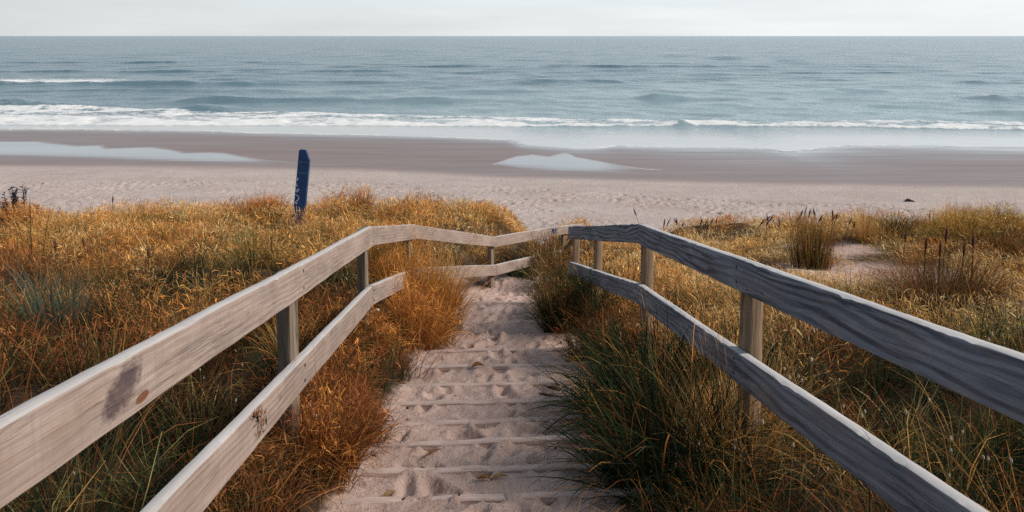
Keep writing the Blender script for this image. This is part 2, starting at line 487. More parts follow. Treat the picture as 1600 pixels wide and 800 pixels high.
# ------------------------------------------------------------------ beach
def ground_px(u, v, zf=beach_z):
    a, b = 18., 400.
    for _ in range(60):
        c = (a + b) / 2
        if vproj(c, float(zf(c))) > v: a = c
        else: b = c
    d = a * CP - float(zf(a)) * SP
    return (u - 800) / F * d, a

bx = axis([(-300, -60, 6), (-60, -36, .5), (-36, 36, .11), (36, 60, .5), (60, 300, 6)])
by = axis([(23.5, 27, .5), (27, 42, .10), (42, 72, .2), (72, 120, 4), (120, 400, 40)])
X, Y = np.meshgrid(bx, by)
Z = beach_z(Y) - .02 * (Y < 24.4)
wetline = np.interp(X, [ground_px(u, v)[0] for u, v in ((-200, 261), (0, 261), (300, 262), (600, 268), (800, 277), (1000, 283), (1200, 288), (1600, 293), (1900, 294))],
                       [ground_px(u, v)[1] for u, v in ((-200, 261), (0, 261), (300, 262), (600, 268), (800, 277), (1000, 283), (1200, 288), (1600, 293), (1900, 294))])
wetline = wetline + fbm(X * .12, Y * 0, 61) * 1.2
wet = sst(-1.2, 1.8, Y - wetline)
# footprints in the dry sand
dryband = np.interp(X, [ground_px(u, v)[0] for u, v in ((0, 268), (250, 268), (330, 277), (800, 288), (1200, 312), (1600, 322))],
                       [ground_px(u, v)[1] for u, v in ((0, 268), (250, 268), (330, 277), (800, 288), (1200, 312), (1600, 322))])
tro = sst(0, 1.5, dryband - Y) * sst(25, 28, Y)
dent = np.zeros_like(Z)
i0 = np.searchsorted(bx, -36); i1 = np.searchsorted(bx, 36)
j0 = np.searchsorted(by, 27); j1 = np.searchsorted(by, 42)
sxp, syp = bx[i0 + 1] - bx[i0], by[j0 + 1] - by[j0]
for _ in range(26000):
    fx, fy = rng.uniform(-35, 35), rng.uniform(27.3, 42)
    if float(fbm(np.float64(fx * .35), np.float64(fy * .6), 66, 3)) < rng.normal(-.02, .08): continue
    r = rng.uniform(.055, .13); dep = rng.uniform(.02, .085)
    ii = int((fx + 36) / sxp) + i0; jj = int((fy - 27) / syp) + j0
    a0, a1, c0, c1 = max(i0, ii - 5), ii + 6, max(j0, jj - 6), min(jj + 7, len(by))
    xx = X[c0:c1, a0:a1] - fx; yy = Y[c0:c1, a0:a1] - fy
    rr = (xx / r) ** 2 + (yy / (r * 1.3)) ** 2
    dent[c0:c1, a0:a1] += -dep * np.exp(-rr) + dep * .4 * np.exp(-(np.sqrt(rr) - 1.5) ** 2 * 5)
Z = Z + tro * (dent + fbm(X * 1.5, Y * 1.5, 62, 3) * .05) + fbm(X * .08, Y * .15, 63, 3) * .12 * (1 - wet)

def curve_at(pts, X):
    gp = sorted(ground_px(u, v) for u, v in pts)
    return np.interp(X, [p[0] for p in gp], [p[1] for p in gp])
def poolmask(top, bot, soft):
    yt = curve_at(top, X); yb = curve_at(bot, X)
    x0 = min(ground_px(u, v)[0] for u, v in top); x1 = max(ground_px(u, v)[0] for u, v in top)
    m_ = sst(-soft * 1.3, soft * 2.6, yt - Y) * sst(-soft * 3.2, soft * 4.5, Y - yb)
    m_ = m_ * (.62 + .38 * sst(0, 4, Y - yb)) * sst(0, 6, x1 - X)
    return m_ * (X > x0) * (X < x1), np.exp(-((Y - yt) / .35) ** 2) * (X > x0) * (X < x1)
p1, r1 = poolmask([(-400, 219), (0, 221), (60, 221), (86, 224), (120, 228), (158, 227), (166, 232), (200, 231), (235, 230), (262, 233), (290, 239), (325, 238), (350, 239), (375, 244), (420, 251), (500, 256)],
                  [(-400, 243), (0, 245), (150, 249), (300, 254), (420, 257), (500, 258)], .30)
p1b, _ = poolmask([(60, 221), (84, 219), (112, 216)], [(60, 223), (84, 221.5), (112, 217)], .2)
p2, r2 = poolmask([(770, 257), (790, 250), (806, 245), (832, 242), (858, 245), (866, 243), (876, 240.5), (884, 239.5), (892, 241.5), (900, 246), (935, 252), (970, 259), (1010, 264), (1075, 266)],
                  [(770, 258), (810, 264), (880, 268.5), (940, 270), (1010, 269), (1075, 267)], .28)
p3, _ = poolmask([(1560, 262), (1620, 257), (1700, 254), (1900, 252)], [(1560, 263), (1620, 262), (1700, 263), (1900, 264)], .4)
pool = np.clip(p1 + p1b + p2 + p3 * .6, 0, 1)
rim = np.clip(r2 * .8 + r1 * .35, 0, 1) * (pool > .05)
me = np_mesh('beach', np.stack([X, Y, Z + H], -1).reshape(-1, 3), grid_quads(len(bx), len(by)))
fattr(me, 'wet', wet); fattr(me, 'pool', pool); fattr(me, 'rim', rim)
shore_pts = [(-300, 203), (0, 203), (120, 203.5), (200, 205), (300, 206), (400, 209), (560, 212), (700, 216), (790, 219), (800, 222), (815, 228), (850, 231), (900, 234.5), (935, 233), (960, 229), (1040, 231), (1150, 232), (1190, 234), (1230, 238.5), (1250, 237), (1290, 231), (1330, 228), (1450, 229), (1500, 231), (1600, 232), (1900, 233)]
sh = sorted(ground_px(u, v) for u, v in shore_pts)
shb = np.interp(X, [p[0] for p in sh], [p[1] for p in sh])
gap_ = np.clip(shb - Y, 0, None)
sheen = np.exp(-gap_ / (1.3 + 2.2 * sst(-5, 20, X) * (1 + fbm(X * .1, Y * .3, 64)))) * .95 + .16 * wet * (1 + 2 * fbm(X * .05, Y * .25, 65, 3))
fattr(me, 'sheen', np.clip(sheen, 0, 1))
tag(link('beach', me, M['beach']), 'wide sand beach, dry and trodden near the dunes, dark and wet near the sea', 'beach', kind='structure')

# ------------------------------------------------------------------ sea
def sea_px(u, v):
    Yd = None
    a, b = 40., 60000.
    for _ in range(80):
        c = (a + b) / 2
        if vproj(c, -H) > v: a = c
        else: b = c
    d = a * CP + H * SP
    return (u - 800) / F * d, a

sx_ = axis([(-95, 95, .42)])
wing = np.concatenate([[0], np.cumsum(np.geomspace(.6, 60, 34))])
xs = np.concatenate([-95 - wing[:0:-1], sx_, 95 + wing[1:]])
ys = axis([(55, 60, .5), (60, 108, .17), (108, 150, .4), (150, 240, 1.0)])
ys = np.concatenate([ys, 240 * np.geomspace(1, 5, 190)[1:], 1200 * np.geomspace(1, 45000 / 1200, 50)[1:]])
X, Y = np.meshgrid(xs, ys)
# beyond the surf the sheet fans out with distance so that it reaches the horizon on both sides
X = X * np.where(Y > 150, 1 + (Y - 150) / 260, 1)
Z = np.full_like(X, 0.0)
wv = np.random.default_rng(5)
for _ in range(46):
    L = math.exp(wv.uniform(math.log(1.6), math.log(30)))
    a = wv.normal(-math.pi / 2, .6)
    k = 2 * math.pi / L
    amp = .0058 * L ** .5
    vis = np.clip(1.25 - Y / (L * 45), 0, 1)
    Z += amp * np.sin(k * (X * math.cos(a) + Y * math.sin(a)) + wv.uniform(0, 6.28)) * vis
shore_pts = [(-300, 203), (0, 203), (120, 203.5), (200, 205), (300, 206), (400, 209), (560, 212), (700, 216), (790, 219), (800, 222), (815, 228), (850, 231), (900, 234.5), (935, 233), (960, 229), (1040, 231), (1150, 232), (1190, 234), (1230, 238.5), (1250, 237), (1290, 231), (1330, 228), (1450, 229), (1500, 231), (1600, 232), (1900, 233)]
sh = sorted(ground_px(u, v) for u, v in shore_pts)
shore = np.interp(X, [p[0] for p in sh], [p[1] for p in sh]) + fbm(X * .3, X * 0, 71) * .5
depth = Y - shore
calm = sst(2, 26, depth)
Z = Z * calm
swells = [  # v, u0, u1, height, breaking foam
    (163.5, -500, 175, .80, 0), (157.5, 225, 770, .50, 0), (157, 760, 960, .22, 0), (172, 268, 352, .55, 0), (173.5, 400, 470, .2, 0),
    (131.5, -500, 470, .75, 1), (129, 400, 640, .30, 0), (127, 800, 985, .40, 0), (127.5, 1035, 1125, .50, 0), (124, 1260, 1330, .3, 0), (129, 1500, 1700, .5, 0),
    (160, 800, 960, .25, 0), (154, 992, 1100, .60, 0), (155, 1090, 1190, .35, 0), (155, 1210, 1255, .45, 0), (155.5, 1270, 1440, .28, 0), (155, 1515, 1750, .75, 0),
    (177, 1510, 1750, .40, 0), (178, 1090, 1170, .35, 0), (178, 1200, 1270, .25, 0), (171, 1165, 1190, .2, 0), (112, -300, 700, .35, 0), (104, 500, 1500, .35, 0), (114, 1200, 1700, .3, 0), (98, -200, 500, .4, 0), (142, -100, 500, .25, 0), (143, 600, 1500, .2, 0)]
foam = np.zeros_like(X); lace = np.zeros_like(X)
for v, u0, u1, A, br in swells:
    yc = sea_px(800, v)[1]
    x0 = sea_px(u0, v)[0]; x1 = sea_px(u1, v)[0]
    ln = max(3., (x1 - x0) * .18)
    env = sst(x0 - ln * .4, x0 + ln, X) * sst(x0 - ln * .4, x0 + ln, (x0 + x1) - X)
    wob = fbm(X * .09, X * 0 + v, 72) * 2.4 + fbm(X * .4, X * 0 + v, 73) * .7
    e = Y - (yc + wob)
    A_ = .85 * A * env * np.clip(.55 + 2.2 * (fbm(X * .11, X * 0 + v, 74, 5) + .1), .05, 1.5)
    w0, w1 = (1.1 + A, 3.5 + 3 * A)
    Z += A_ * np.where(e < 0, np.exp(-(e / w0) ** 2), np.exp(-(e / w1) ** 2))
    wc = fbm(X * .16, X * 0 + v, 84, 4)
    if not br and A >= .74: foam += .75 * env * np.exp(-((e + .2) / .8) ** 2) * sst(.06, .22, wc)
    if br:
        foam += 1.0 * sst(x0, x0 + 2, X) * sst(0, 22, sea_px(250, v)[0] - X) * np.exp(-((e - 9) / 8.0) ** 2) * (1.0 + fbm(X * .08, Y * .1, 75))
        foam += .9 * sst(0, 10, sea_px(235, v)[0] - X) * np.exp(-((e - 1.5) / 1.3) ** 2)
# the broken wave running along the beach
def line(pts):
    p = sorted(sea_px(u, v) for u, v in pts)
    return np.interp(X, [a for a, b in p], [b for a, b in p])
yn = line([(-300, 196), (0, 196), (400, 196.5), (700, 197), (850, 197.5), (1000, 196.5), (1090, 196.5), (1300, 198), (1400, 200), (1600, 203.5), (1900, 206)]) + fbm(X * .25, X * 0, 76) * .9
yf = line([(-300, 168), (0, 168.5), (200, 170), (260, 171), (300, 175), (420, 176), (480, 176), (560, 179), (800, 184), (900, 186), (1100, 187), (1300, 188.5), (1600, 191), (1900, 193)]) + fbm(X * .12, X * 0, 77) * 1.6
band = sst(-.3, .4, Y - yn) * sst(-.8, .8, yf - Y)
tt = np.clip((Y - yn) / np.maximum(yf - yn, .5), 0, 1)
patch = fbm(X * .35, Y * .6, 78, 4)
inner = .46 - .06 * sst(-10, 30, X) + .55 * np.exp(-(tt / .28) ** 2) + .35 * np.exp(-((tt - 1) / .14) ** 2) + patch * 1.7
foam = np.maximum(foam, band * inner)
lace = np.maximum(lace, band * .8)
lace = np.maximum(lace, .45 * sst(-1, 3, Y - yf) * (1 - sst(3, 16, Y - yf)) * (fbm(X * .1, Y * .2, 79) + .35))
Z += .38 * band * np.exp(-((tt - .22) / .25) ** 2) * (.7 + patch) + .30 * np.exp(-((Y - yf) / 1.1) ** 2) * sst(0, 20, sea_px(330, 172)[0] - X)
Z += band * fbm(X * 1.3, Y * 1.6, 80, 3) * .25
for u, v, w in ((1302, 192, 1.6), (1065, 196, .6), (1180, 189, 1.5)):  # foam cut away in dark gaps that stand for shadow under the roller
    hx, hy = sea_px(u, v)
    g = np.exp(-((X - hx) / w) ** 2 - ((Y - hy) / 1.0) ** 2)
    foam -= 1.1 * g; lace -= g; Z += .1 * g
# swash: thin sheets of water over the sand
zb = beach_z(Y) + H
film = 1 - sst(3, 18, depth) ; film = np.where(Y > yf, film * (1 - sst(0, 4, Y - yf)), film)
film = np.clip(film, 0, 1)
foam = foam + .62 * np.exp(-((depth - .5) / .45) ** 2) * (fbm(X * .2, X * 0, 81) > -.1)
foam = foam + .35 * np.clip(fbm(X * .12, Y * .8, 82, 4) * 2.2, 0, 1) * sst(1, 3, depth) * (Y < yn)
sz = np.maximum(Z, zb + .012 + .03 * sst(0, 8, depth))
Z = np.where(depth > 0, sz, zb - .25)
me = np_mesh('sea', np.stack([X, Y, Z], -1).reshape(-1, 3), grid_quads(X.shape[1], X.shape[0]))
fattr(me, 'foam', np.clip(foam, 0, 1.4)); fattr(me, 'film', film); fattr(me, 'shallow', np.clip((.95 * (1 - sst(70, 210, Y)) + .22 * (1 - sst(200, 900, Y))) * (.42 + .58 * sst(-70, 40, X * 100 / np.maximum(Y, 60))) * (.85 + 1.1 * fbm(X * .03, Y * .06, 83)), 0, 1)); fattr(me, 'lace', np.clip(lace, 0, 1))
tag(link('sea', me, M['sea']), 'grey teal sea with low swell and one line of white surf along the beach', 'sea', kind='structure')

# ------------------------------------------------------------------ handrail fences
def board(name, mat_, p0, p1, dir_prev, dir_next, hgt=.15, th=.048, side=-1, parent=None, seed=0., gap=.0035):
    """rail whose upper edge of the face towards the path runs p0 -> p1; side: the way the thickness goes (-1 left of travel)"""
    d = Vector((p1.x - p0.x, p1.y - p0.y, 0)); L = d.length; d.normalize()
    nrm = Vector((-d.y, d.x, 0)) * (1 if side < 0 else -1)         # from the path face outwards
    def mitre(other):
        if other is None: return 0.
        a = Vector((other.x, other.y, 0)).normalized()
        b = (a + d).normalized()
        # shift along d per unit thickness for a cut square to the bisector
        return -nrm.dot(b) / d.dot(b)
    m0, m1 = mitre(dir_prev), mitre(dir_next)
    c = .0035
    prof = [(0, -c), (c * .35, -c * .35), (c, 0), (th / 2, 0.0012), (th - c, 0), (th - c * .35, -c * .35), (th, -c), (th, -hgt * .5), (th, -hgt + c), (th - c, -hgt), (th / 2, -hgt - .001), (c, -hgt), (0, -hgt + c),
            (0, -hgt * .75), (0, -hgt * .5), (0, -hgt * .25)]
    n = max(3, int(L / .03)); k = len(prof)
    verts, uvs, top_lit = [], [], []
    rr = random.Random(int(seed * 1000) + 7)
    ph = [rr.uniform(0, 6.28) for _ in range(6)]
    nick = [(rr.uniform(0, L), rr.uniform(.008, .04), rr.uniform(.001, .006)) for _ in range(int(L * 5) + 1)]
    for i in range(n + 1):
        t = i / n; s = t * L
        wob = .0022 * math.sin(s * 2.1 + ph[0]) + .0012 * math.sin(s * 6.3 + ph[1]) + .0006 * math.sin(s * 31 + ph[2])
        wob2 = .0018 * math.sin(s * 2.7 + ph[3]) + .0008 * math.sin(s * 17 + ph[4])
        nk = sum(dp * math.exp(-((s - c0) / w0) ** 2) for c0, w0, dp in nick)
        for (a, b) in prof:
            sh = (m0 * (1 - t) + m1 * t) * a
            if i == 0: sh += gap
            if i == n: sh -= gap
            base = p0.lerp(p1, t)
            zz = b + (wob if b > -hgt / 2 else wob2) * .8
            off = a
            if b > -.02 and a < th * .3: zz -= nk; off = a + nk * .8 if a < .003 else a
            q = base + nrm * (off + wob2 * .5) + d * sh
            verts.append((q.x, q.y, q.z + zz + H))
            top_lit.append(1.0 if b > -.0012 else 0.)
            uvs.append((s + sh + seed * 13.7, b + hgt + seed * 5.1, a + seed * 3.3))
    Qd = []
    for i in range(n):
        for j in range(k):
            a = i * k + j; b = i * k + (j + 1) % k
            Qd.append((a, a + k, b + k, b))
    me = bpy.data.meshes.new(name)
    faces = Qd + [tuple(range(k - 1, -1, -1)), tuple(n * k + j for j in range(k))]
    if side < 0: pass
    me.from_pydata(verts, [], faces)
    bm = bmesh.new(); bm.from_mesh(me); bmesh.ops.recalc_face_normals(bm, faces=bm.faces); bm.to_mesh(me); bm.free()
    at = me.attributes.new('buv', 'FLOAT_VECTOR', 'POINT'); at.data.foreach_set('vector', np.array(uvs, np.float32).ravel()); fattr(me, 'top_light', top_lit); fattr(me, 'tone', np.full(len(top_lit), rr.uniform(0., .24)))
    for p in me.polygons: p.use_smooth = len(p.vertices) == 4
    try: me.set_sharp_from_angle(angle=math.radians(28))
    except Exception: pass
    o = link(name, me, mat_, parent)
    return o, d, nrm

def nails(board_o, pt, d, nrm, hgt=.15, r=.0085, offs=(-.035, -.112), jit=.004):
    for o_ in offs:
        bm = bmesh.new()
        ring = []
        c = pt + Vector((0, 0, o_ + random.uniform(-jit, jit))) + d * random.uniform(-jit, jit)
        top = bm.verts.new(c - nrm * .0035 + Vector((0, 0, H)))
        for rr, dd in ((r, .004), (r, -.0015), (r * .7, -.003)):
            ring.append([bm.verts.new(c + d * (rr * math.cos(a)) + Vector((0, 0, rr * math.sin(a) + H)) + nrm * dd) for a in [k * math.pi / 5 for k in range(10)]])
        for a, b in zip(ring, ring[1:]):
            for k in range(10): bm.faces.new((a[k], a[(k + 1) % 10], b[(k + 1) % 10], b[k]))
        for k in range(10): bm.faces.new((ring[-1][k], ring[-1][(k + 1) % 10], top))
        bmesh.ops.recalc_face_normals(bm, faces=bm.faces)
        me = bpy.data.meshes.new('nail'); bm.to_mesh(me); bm.free()
        link('nail', me, M['nail'], board_o)

def post(parent, at, d, nrm, ztop, zbot, mat_, r=.078, label=None, lean=(0, 0)):
    """half-round post: flat side against the rails, bark-stripped round back"""
    n_ang = 18; nz = 26
    o = empty  # placeholder name kept short
    verts = []; L = ztop - zbot
    rr = random.Random(int(abs(at.x * 977 + at.y * 131)))
    ph = [rr.uniform(0, 6.28) for _ in range(8)]
    for i in range(nz + 1):
        t = i / nz; z = -L * t
        for j in range(n_ang + 1):
            a = math.pi * j / n_ang
            w = 1 + .035 * math.sin(3 * a + ph[0] + z * 2) + .02 * math.sin(7 * a + ph[1] + z * 5) + .015 * math.sin(z * 9 + ph[2])
            if i == 0: w *= .97
            p = d * (r * w * math.cos(a)) + nrm * (r * w * .95 * math.sin(a))
            verts.append((p.x + lean[0] * z, p.y + lean[1] * z, z + (-.006 * math.sin(a) if i == 0 else 0)))
        for j in range(5):                                          # flat side, slightly worn
            x_ = -r + 2 * r * (j + .5) / 5
            p = d * x_ + nrm * (.0015 * math.sin(z * 12 + j + ph[3]))
            verts.append((p.x + lean[0] * z, p.y + lean[1] * z, z))
    k = n_ang + 1 + 5
    faces = []
    for i in range(nz):
        for j in range(k):
            a = i * k + j; b = i * k + (j + 1) % k
            faces.append((a, b, b + k, a + k))
    faces.append(tuple(range(k - 1, -1, -1)))
    me = bpy.data.meshes.new('post'); me.from_pydata(verts, [], faces)
    bm = bmesh.new(); bm.from_mesh(me); bmesh.ops.recalc_face_normals(bm, faces=bm.faces); bm.to_mesh(me); bm.free()
    for p in me.polygons: p.use_smooth = len(p.vertices) == 4
    try: me.set_sharp_from_angle(angle=math.radians(40))
    except Exception: pass
    ob = link('post', me, mat_, parent)
    ob.location = Vector((at.x, at.y, ztop + H)) - parent.location
    if label: ob['label'] = label
    return ob

def fence(root, tops, lows, side, mats_top, mats_low, posts, seeds, split=None):
    """tops/lows: stations along the rails; boards run station to station, posts stand behind"""
    info = []
    for nm, st, mats, sd in (('top_rail', tops, mats_top, 0.0), ('lower_rail', lows, mats_low, .5)):
        dirs = [(b - a) for a, b in zip(st, st[1:])]
        for i, (a, b) in enumerate(zip(st, st[1:])):
            dp = dirs[i - 1] if i else None; dn = dirs[i + 1] if i + 1 < len(dirs) else None
            o, d, nrm = board(nm, mats[i], a, b, dp, dn, side=side, parent=root, seed=seeds[i] + sd)
            info.append((nm, a, b, o, d, nrm))
    for (y, up, m_, lab) in posts:
        for nm in ('top_rail', 'lower_rail'):
            for (n2, a, b, o, d, nrm) in info:
                if n2 == nm and min(a.y, b.y) - 1e-6 <= y <= max(a.y, b.y) + 1e-6:
                    t = (y - a.y) / (b.y - a.y); p = a.lerp(b, t)
                    pn = p + d * (-.012 if t > .5 else .012) if (t < .02 or t > .98) else p
                    nails(o, pn, d, nrm)
                    if nm == 'top_rail':
                        q = p + nrm * .051
                        post(root, q, d, nrm, p.z + up - .045, float(dz(q.x, q.y)) - .45, m_, label=lab)
                    break

def shifted(o_list, root):
    bpy.context.view_layer.update()

L0, L1 = PD(0, 668, 1.385), PD(583, 354, 5.9)
L0 = L1 + (L0 - L1) * ((L1.y + .45) / (L1.y - L0.y))
LT = [L0, L1, PD(649, 351.0, 7.9), PD(776, 370, 10.9), PD(868, 354.5, 12.9), PD(912, 349.5, 14.0)]
l0, l1 = PD(245, 800, 2.05), PD(583, 447, 5.9)
l0 = l1 + (l0 - l1) * ((l1.y + .45) / (l1.y - l0.y))
LL = [l0, l1, PD(649, 418.5, 7.9), PD(776, 414, 10.9), PD(868, 393, 12.9), PD(912, 385, 14.0)]
lf = empty('handrail_fence', (0, 0, 0))
tag(lf, 'pale brown weathered timber handrail on the left side of the sand path', 'fence', 'handrail fences along the path')
yp1 = L0.y + (PD(470, 408, 3.66).y - L0.y)
fence(lf, LT, LL, -1, [M['wood_l_stained']] + [M['wood_l']] * 4, [M['wood_l']] * 5,
      [(-.2, .02, M['post_grey'], None), (PD(470, 408, 3.66).y, .012, M['post_grey'], None), (LT[1].y - .02, .03, M['post_grey'], None), (LT[2].y - .05, -.02, M['post_grey'], None),
       (LT[3].y - .03, -.03, M['post_grey'], None), (LT[4].y + .45, -.03, M['post_grey'], None)], [0., .31, .47, .66, .83])
R0, R1 = PD(1600, 563, 1.73), PD(997, 350, 5.8)
R0 = R1 + (R0 - R1) * ((R1.y + .45) / (R1.y - R0.y))
RT = [R0, R1, PD(888, 354, 9.2)]
r0, r1 = PD(1517, 800, 1.915), PD(997, 445, 5.8)
r0 = r1 + (r0 - r1) * ((r1.y + .45) / (r1.y - r0.y))
RL = [r0, r1, PD(888, 409, 9.2)]
rf = empty('handrail_fence', (0, 0, 0))
tag(rf, 'blue grey weathered timber handrail with dark grain on the right side of the path', 'fence', 'handrail fences along the path')
fence(rf, RT, RL, 1, [M['wood_r']] * 2, [M['wood_r_low']] * 2,
      [(-.2, .02, M['post_brown'], None), (PD(1153, 402, 3.62).y, .02, M['post_brown'], 'half-round post with brown cracked bark side'), (RT[1].y + .02, -.02, M['post_brown'], None),
       (PD(924, 352, 7.75).y, -.03, M['post_brown'], None), (RT[2].y - .08, -.03, M['post_brown'], None)], [.21, .77])

# scrawls: thin ribbons of paint lying on the surface
def ribbon(name, strokes, origin, ax, ay, nrm, w, mat_, parent, inv=False):
    for st in strokes:
        bm = bmesh.new()
        pts = []
        for (x0, y0), (x1, y1) in zip(st, st[1:]):
            for k in range(4): pts.append((x0 + (x1 - x0) * k / 4, y0 + (y1 - y0) * k / 4))
        pts.append(st[-1]); prev = None
        for i, (x, y) in enumerate(pts):
            a = pts[max(0, i - 1)]; b = pts[min(len(pts) - 1, i + 1)]
            t = Vector((b[0] - a[0], b[1] - a[1])); t = t.normalized() if t.length else Vector((1, 0))
            ww = w * (.75 + .5 * random.random())
            pr = []
            for s_ in (-.5, .5):
                qx, qy = x - t.y * ww * s_, y + t.x * ww * s_
                pr.append(bm.verts.new(origin + ax * qx + ay * qy + nrm * .0025))
            if prev: bm.faces.new((prev[0], prev[1], pr[1], pr[0]))
            prev = pr
        me = bpy.data.meshes.new(name); bm.to_mesh(me); bm.free()
        link(name, me, mat_, parent)

# blue scrawl near the far end of the left handrail
a, b = LT[3], LT[4]
d = (b - a); dh = Vector((d.x, d.y, 0)).normalized(); slope = d.normalized(); nn = Vector((dh.y, -dh.x, 0))
org = a.lerp(b, .955) + Vector((0, 0, H - .02)); org = a + d * .93 + Vector((0, 0, H - .075))
S = .95
strokes = [[(-.02, -.05), (.015, .05), (.03, .06), (.02, 0), (.045, .05), (.06, .04), (.045, -.06)], [(.0, -.005), (.05, .0)],
           [(.07, -.05), (.085, .05), (.11, .03), (.09, .0), (.12, -.05)], [(.13, -.04), (.15, .05), (.17, -.01), (.19, .055), (.205, -.045)],
           [(.2, .02), (.24, .045), (.26, .03), (.3, .055)], [(-.01, .04), (.06, .055)]]
# it continues over the joint onto the next board
ribbon('graffiti', strokes, org, slope * S, Vector((0, 0, 1)) * S, nn, .014, M['graf_blue'], lf)

# ------------------------------------------------------------------ blue marker post
mp0 = PD(466, 352, 13.0); mp1 = PD(477, 234, 13.05)
mpx = float(dz(mp0.x, mp0.y))
base = Vector((mp0.x, mp0.y, mp0.z + H))
mk = empty('marker_post', base)
tag(mk, 'leaning navy blue marker post with slanted top and white scrawl in the dune grass', 'marker post')
axis_u = (mp1 - mp0); Lm = axis_u.length; axis_u.normalize()
ax = Vector((1, 0, 0)); ax = (ax - axis_u * ax.dot(axis_u)).normalized(); ay = axis_u.cross(ax).normalized()   # ay points away from the viewer
ay = -ay if ay.y < 0 else ay
wd, tk = .095, .045
bm = bmesh.new()
prof = [(-wd, -tk), (wd, -tk), (wd, tk), (-wd, tk)]
lv = []
for s_ in np.linspace(-.5, 1, 22):
    z_ = s_ * Lm if s_ < 1 else Lm
    ring = []
    for (x, y) in prof:
        top = z_
        if s_ >= 1 and x > 0: top = z_ - .16
        ring.append(bm.verts.new(ax * (x + .002 * math.sin(z_ * 9)) + ay * y + axis_u * min(top, z_)))
    lv.append(ring)
# keep the slanted cut clean: pull the rings of the right edge below the cut
for ring in lv[-4:-1]:
    for v_, (x, y) in zip(ring, prof):
        if x > 0:
            h_ = v_.co.dot(axis_u)
            if h_ > Lm - .17: v_.co -= axis_u * (h_ - (Lm - .175))
for a, b in zip(lv, lv[1:]):
    for k in range(4): bm.faces.new((a[k], a[(k + 1) % 4], b[(k + 1) % 4], b[k]))
# the top: left third flat, then a slanting shoulder
bm.faces.new(lv[-1])
bmesh.ops.remove_doubles(bm, verts=bm.verts, dist=.0005)
bmesh.ops.recalc_face_normals(bm, faces=bm.faces)
me = bpy.data.meshes.new('plank'); bm.to_mesh(me); bm.free()
bpy.data.meshes.remove(me)
def prism(name, pts, y0, y1, mat_, parent, bev=.004):
    bm = bmesh.new()
    f = [bm.verts.new(ax * x + axis_u * z + ay * y0) for x, z in pts]
    g = [bm.verts.new(ax * x + axis_u * z + ay * y1) for x, z in pts]
    bm.faces.new(f); bm.faces.new(g[::-1]); n = len(pts)
    for k in range(n): bm.faces.new((f[k], g[k], g[(k + 1) % n], f[(k + 1) % n]))
    bmesh.ops.recalc_face_normals(bm, faces=bm.faces)
    if bev: bmesh.ops.bevel(bm, geom=bm.edges[:], offset=bev, segments=2, profile=.7, affect='EDGES')
    me = bpy.data.meshes.new(name); bm.to_mesh(me); bm.free()
    return link(name, me, mat_, parent)
prism('plank', [(-wd, -.7), (wd, -.7), (wd, Lm - .17), (wd * .16, Lm), (-wd * .72, Lm + .004), (-wd, Lm - .02)], -tk, tk, M['blue'], mk)
for zz in (.205, .385):
    prism('painted_band', [(-wd - .003, Lm - zz - .007), (wd + .003, Lm - zz - .019), (wd + .003, Lm - zz - .007), (-wd - .003, Lm - zz + .005)], -tk - .003, tk + .003, M['band'], mk, 0)
st = [[(-.085, .80), (-.06, .79), (-.085, .75)], [(-.07, .70), (-.09, .67), (-.06, .66)], [(-.05, .62), (-.03, .59), (-.07, .56), (-.085, .585), (-.06, .605)],
      [(-.085, .52), (-.045, .50), (-.02, .47), (-.03, .43), (-.055, .41), (-.075, .38), (-.05, .36), (-.04, .40)], [(-.05, .33), (-.04, .28), (-.035, .22), (-.045, .17), (-.07, .12)],
      [(-.09, .19), (-.05, .20), (-.01, .18)], [(-.035, .22), (-.06, .15), (-.03, .12), (-.005, .17)], [(-.09, .13), (-.055, .10), (-.08, .06), (-.04, .05), (-.05, .03)], [(.055, .125), (.07, .115), (.06, .105)], [(-.09, .27), (-.08, .23)]]
ribbon('graffiti', st, -ay * tk, ax, axis_u, -ay, .011, M['graf_white'], mk)

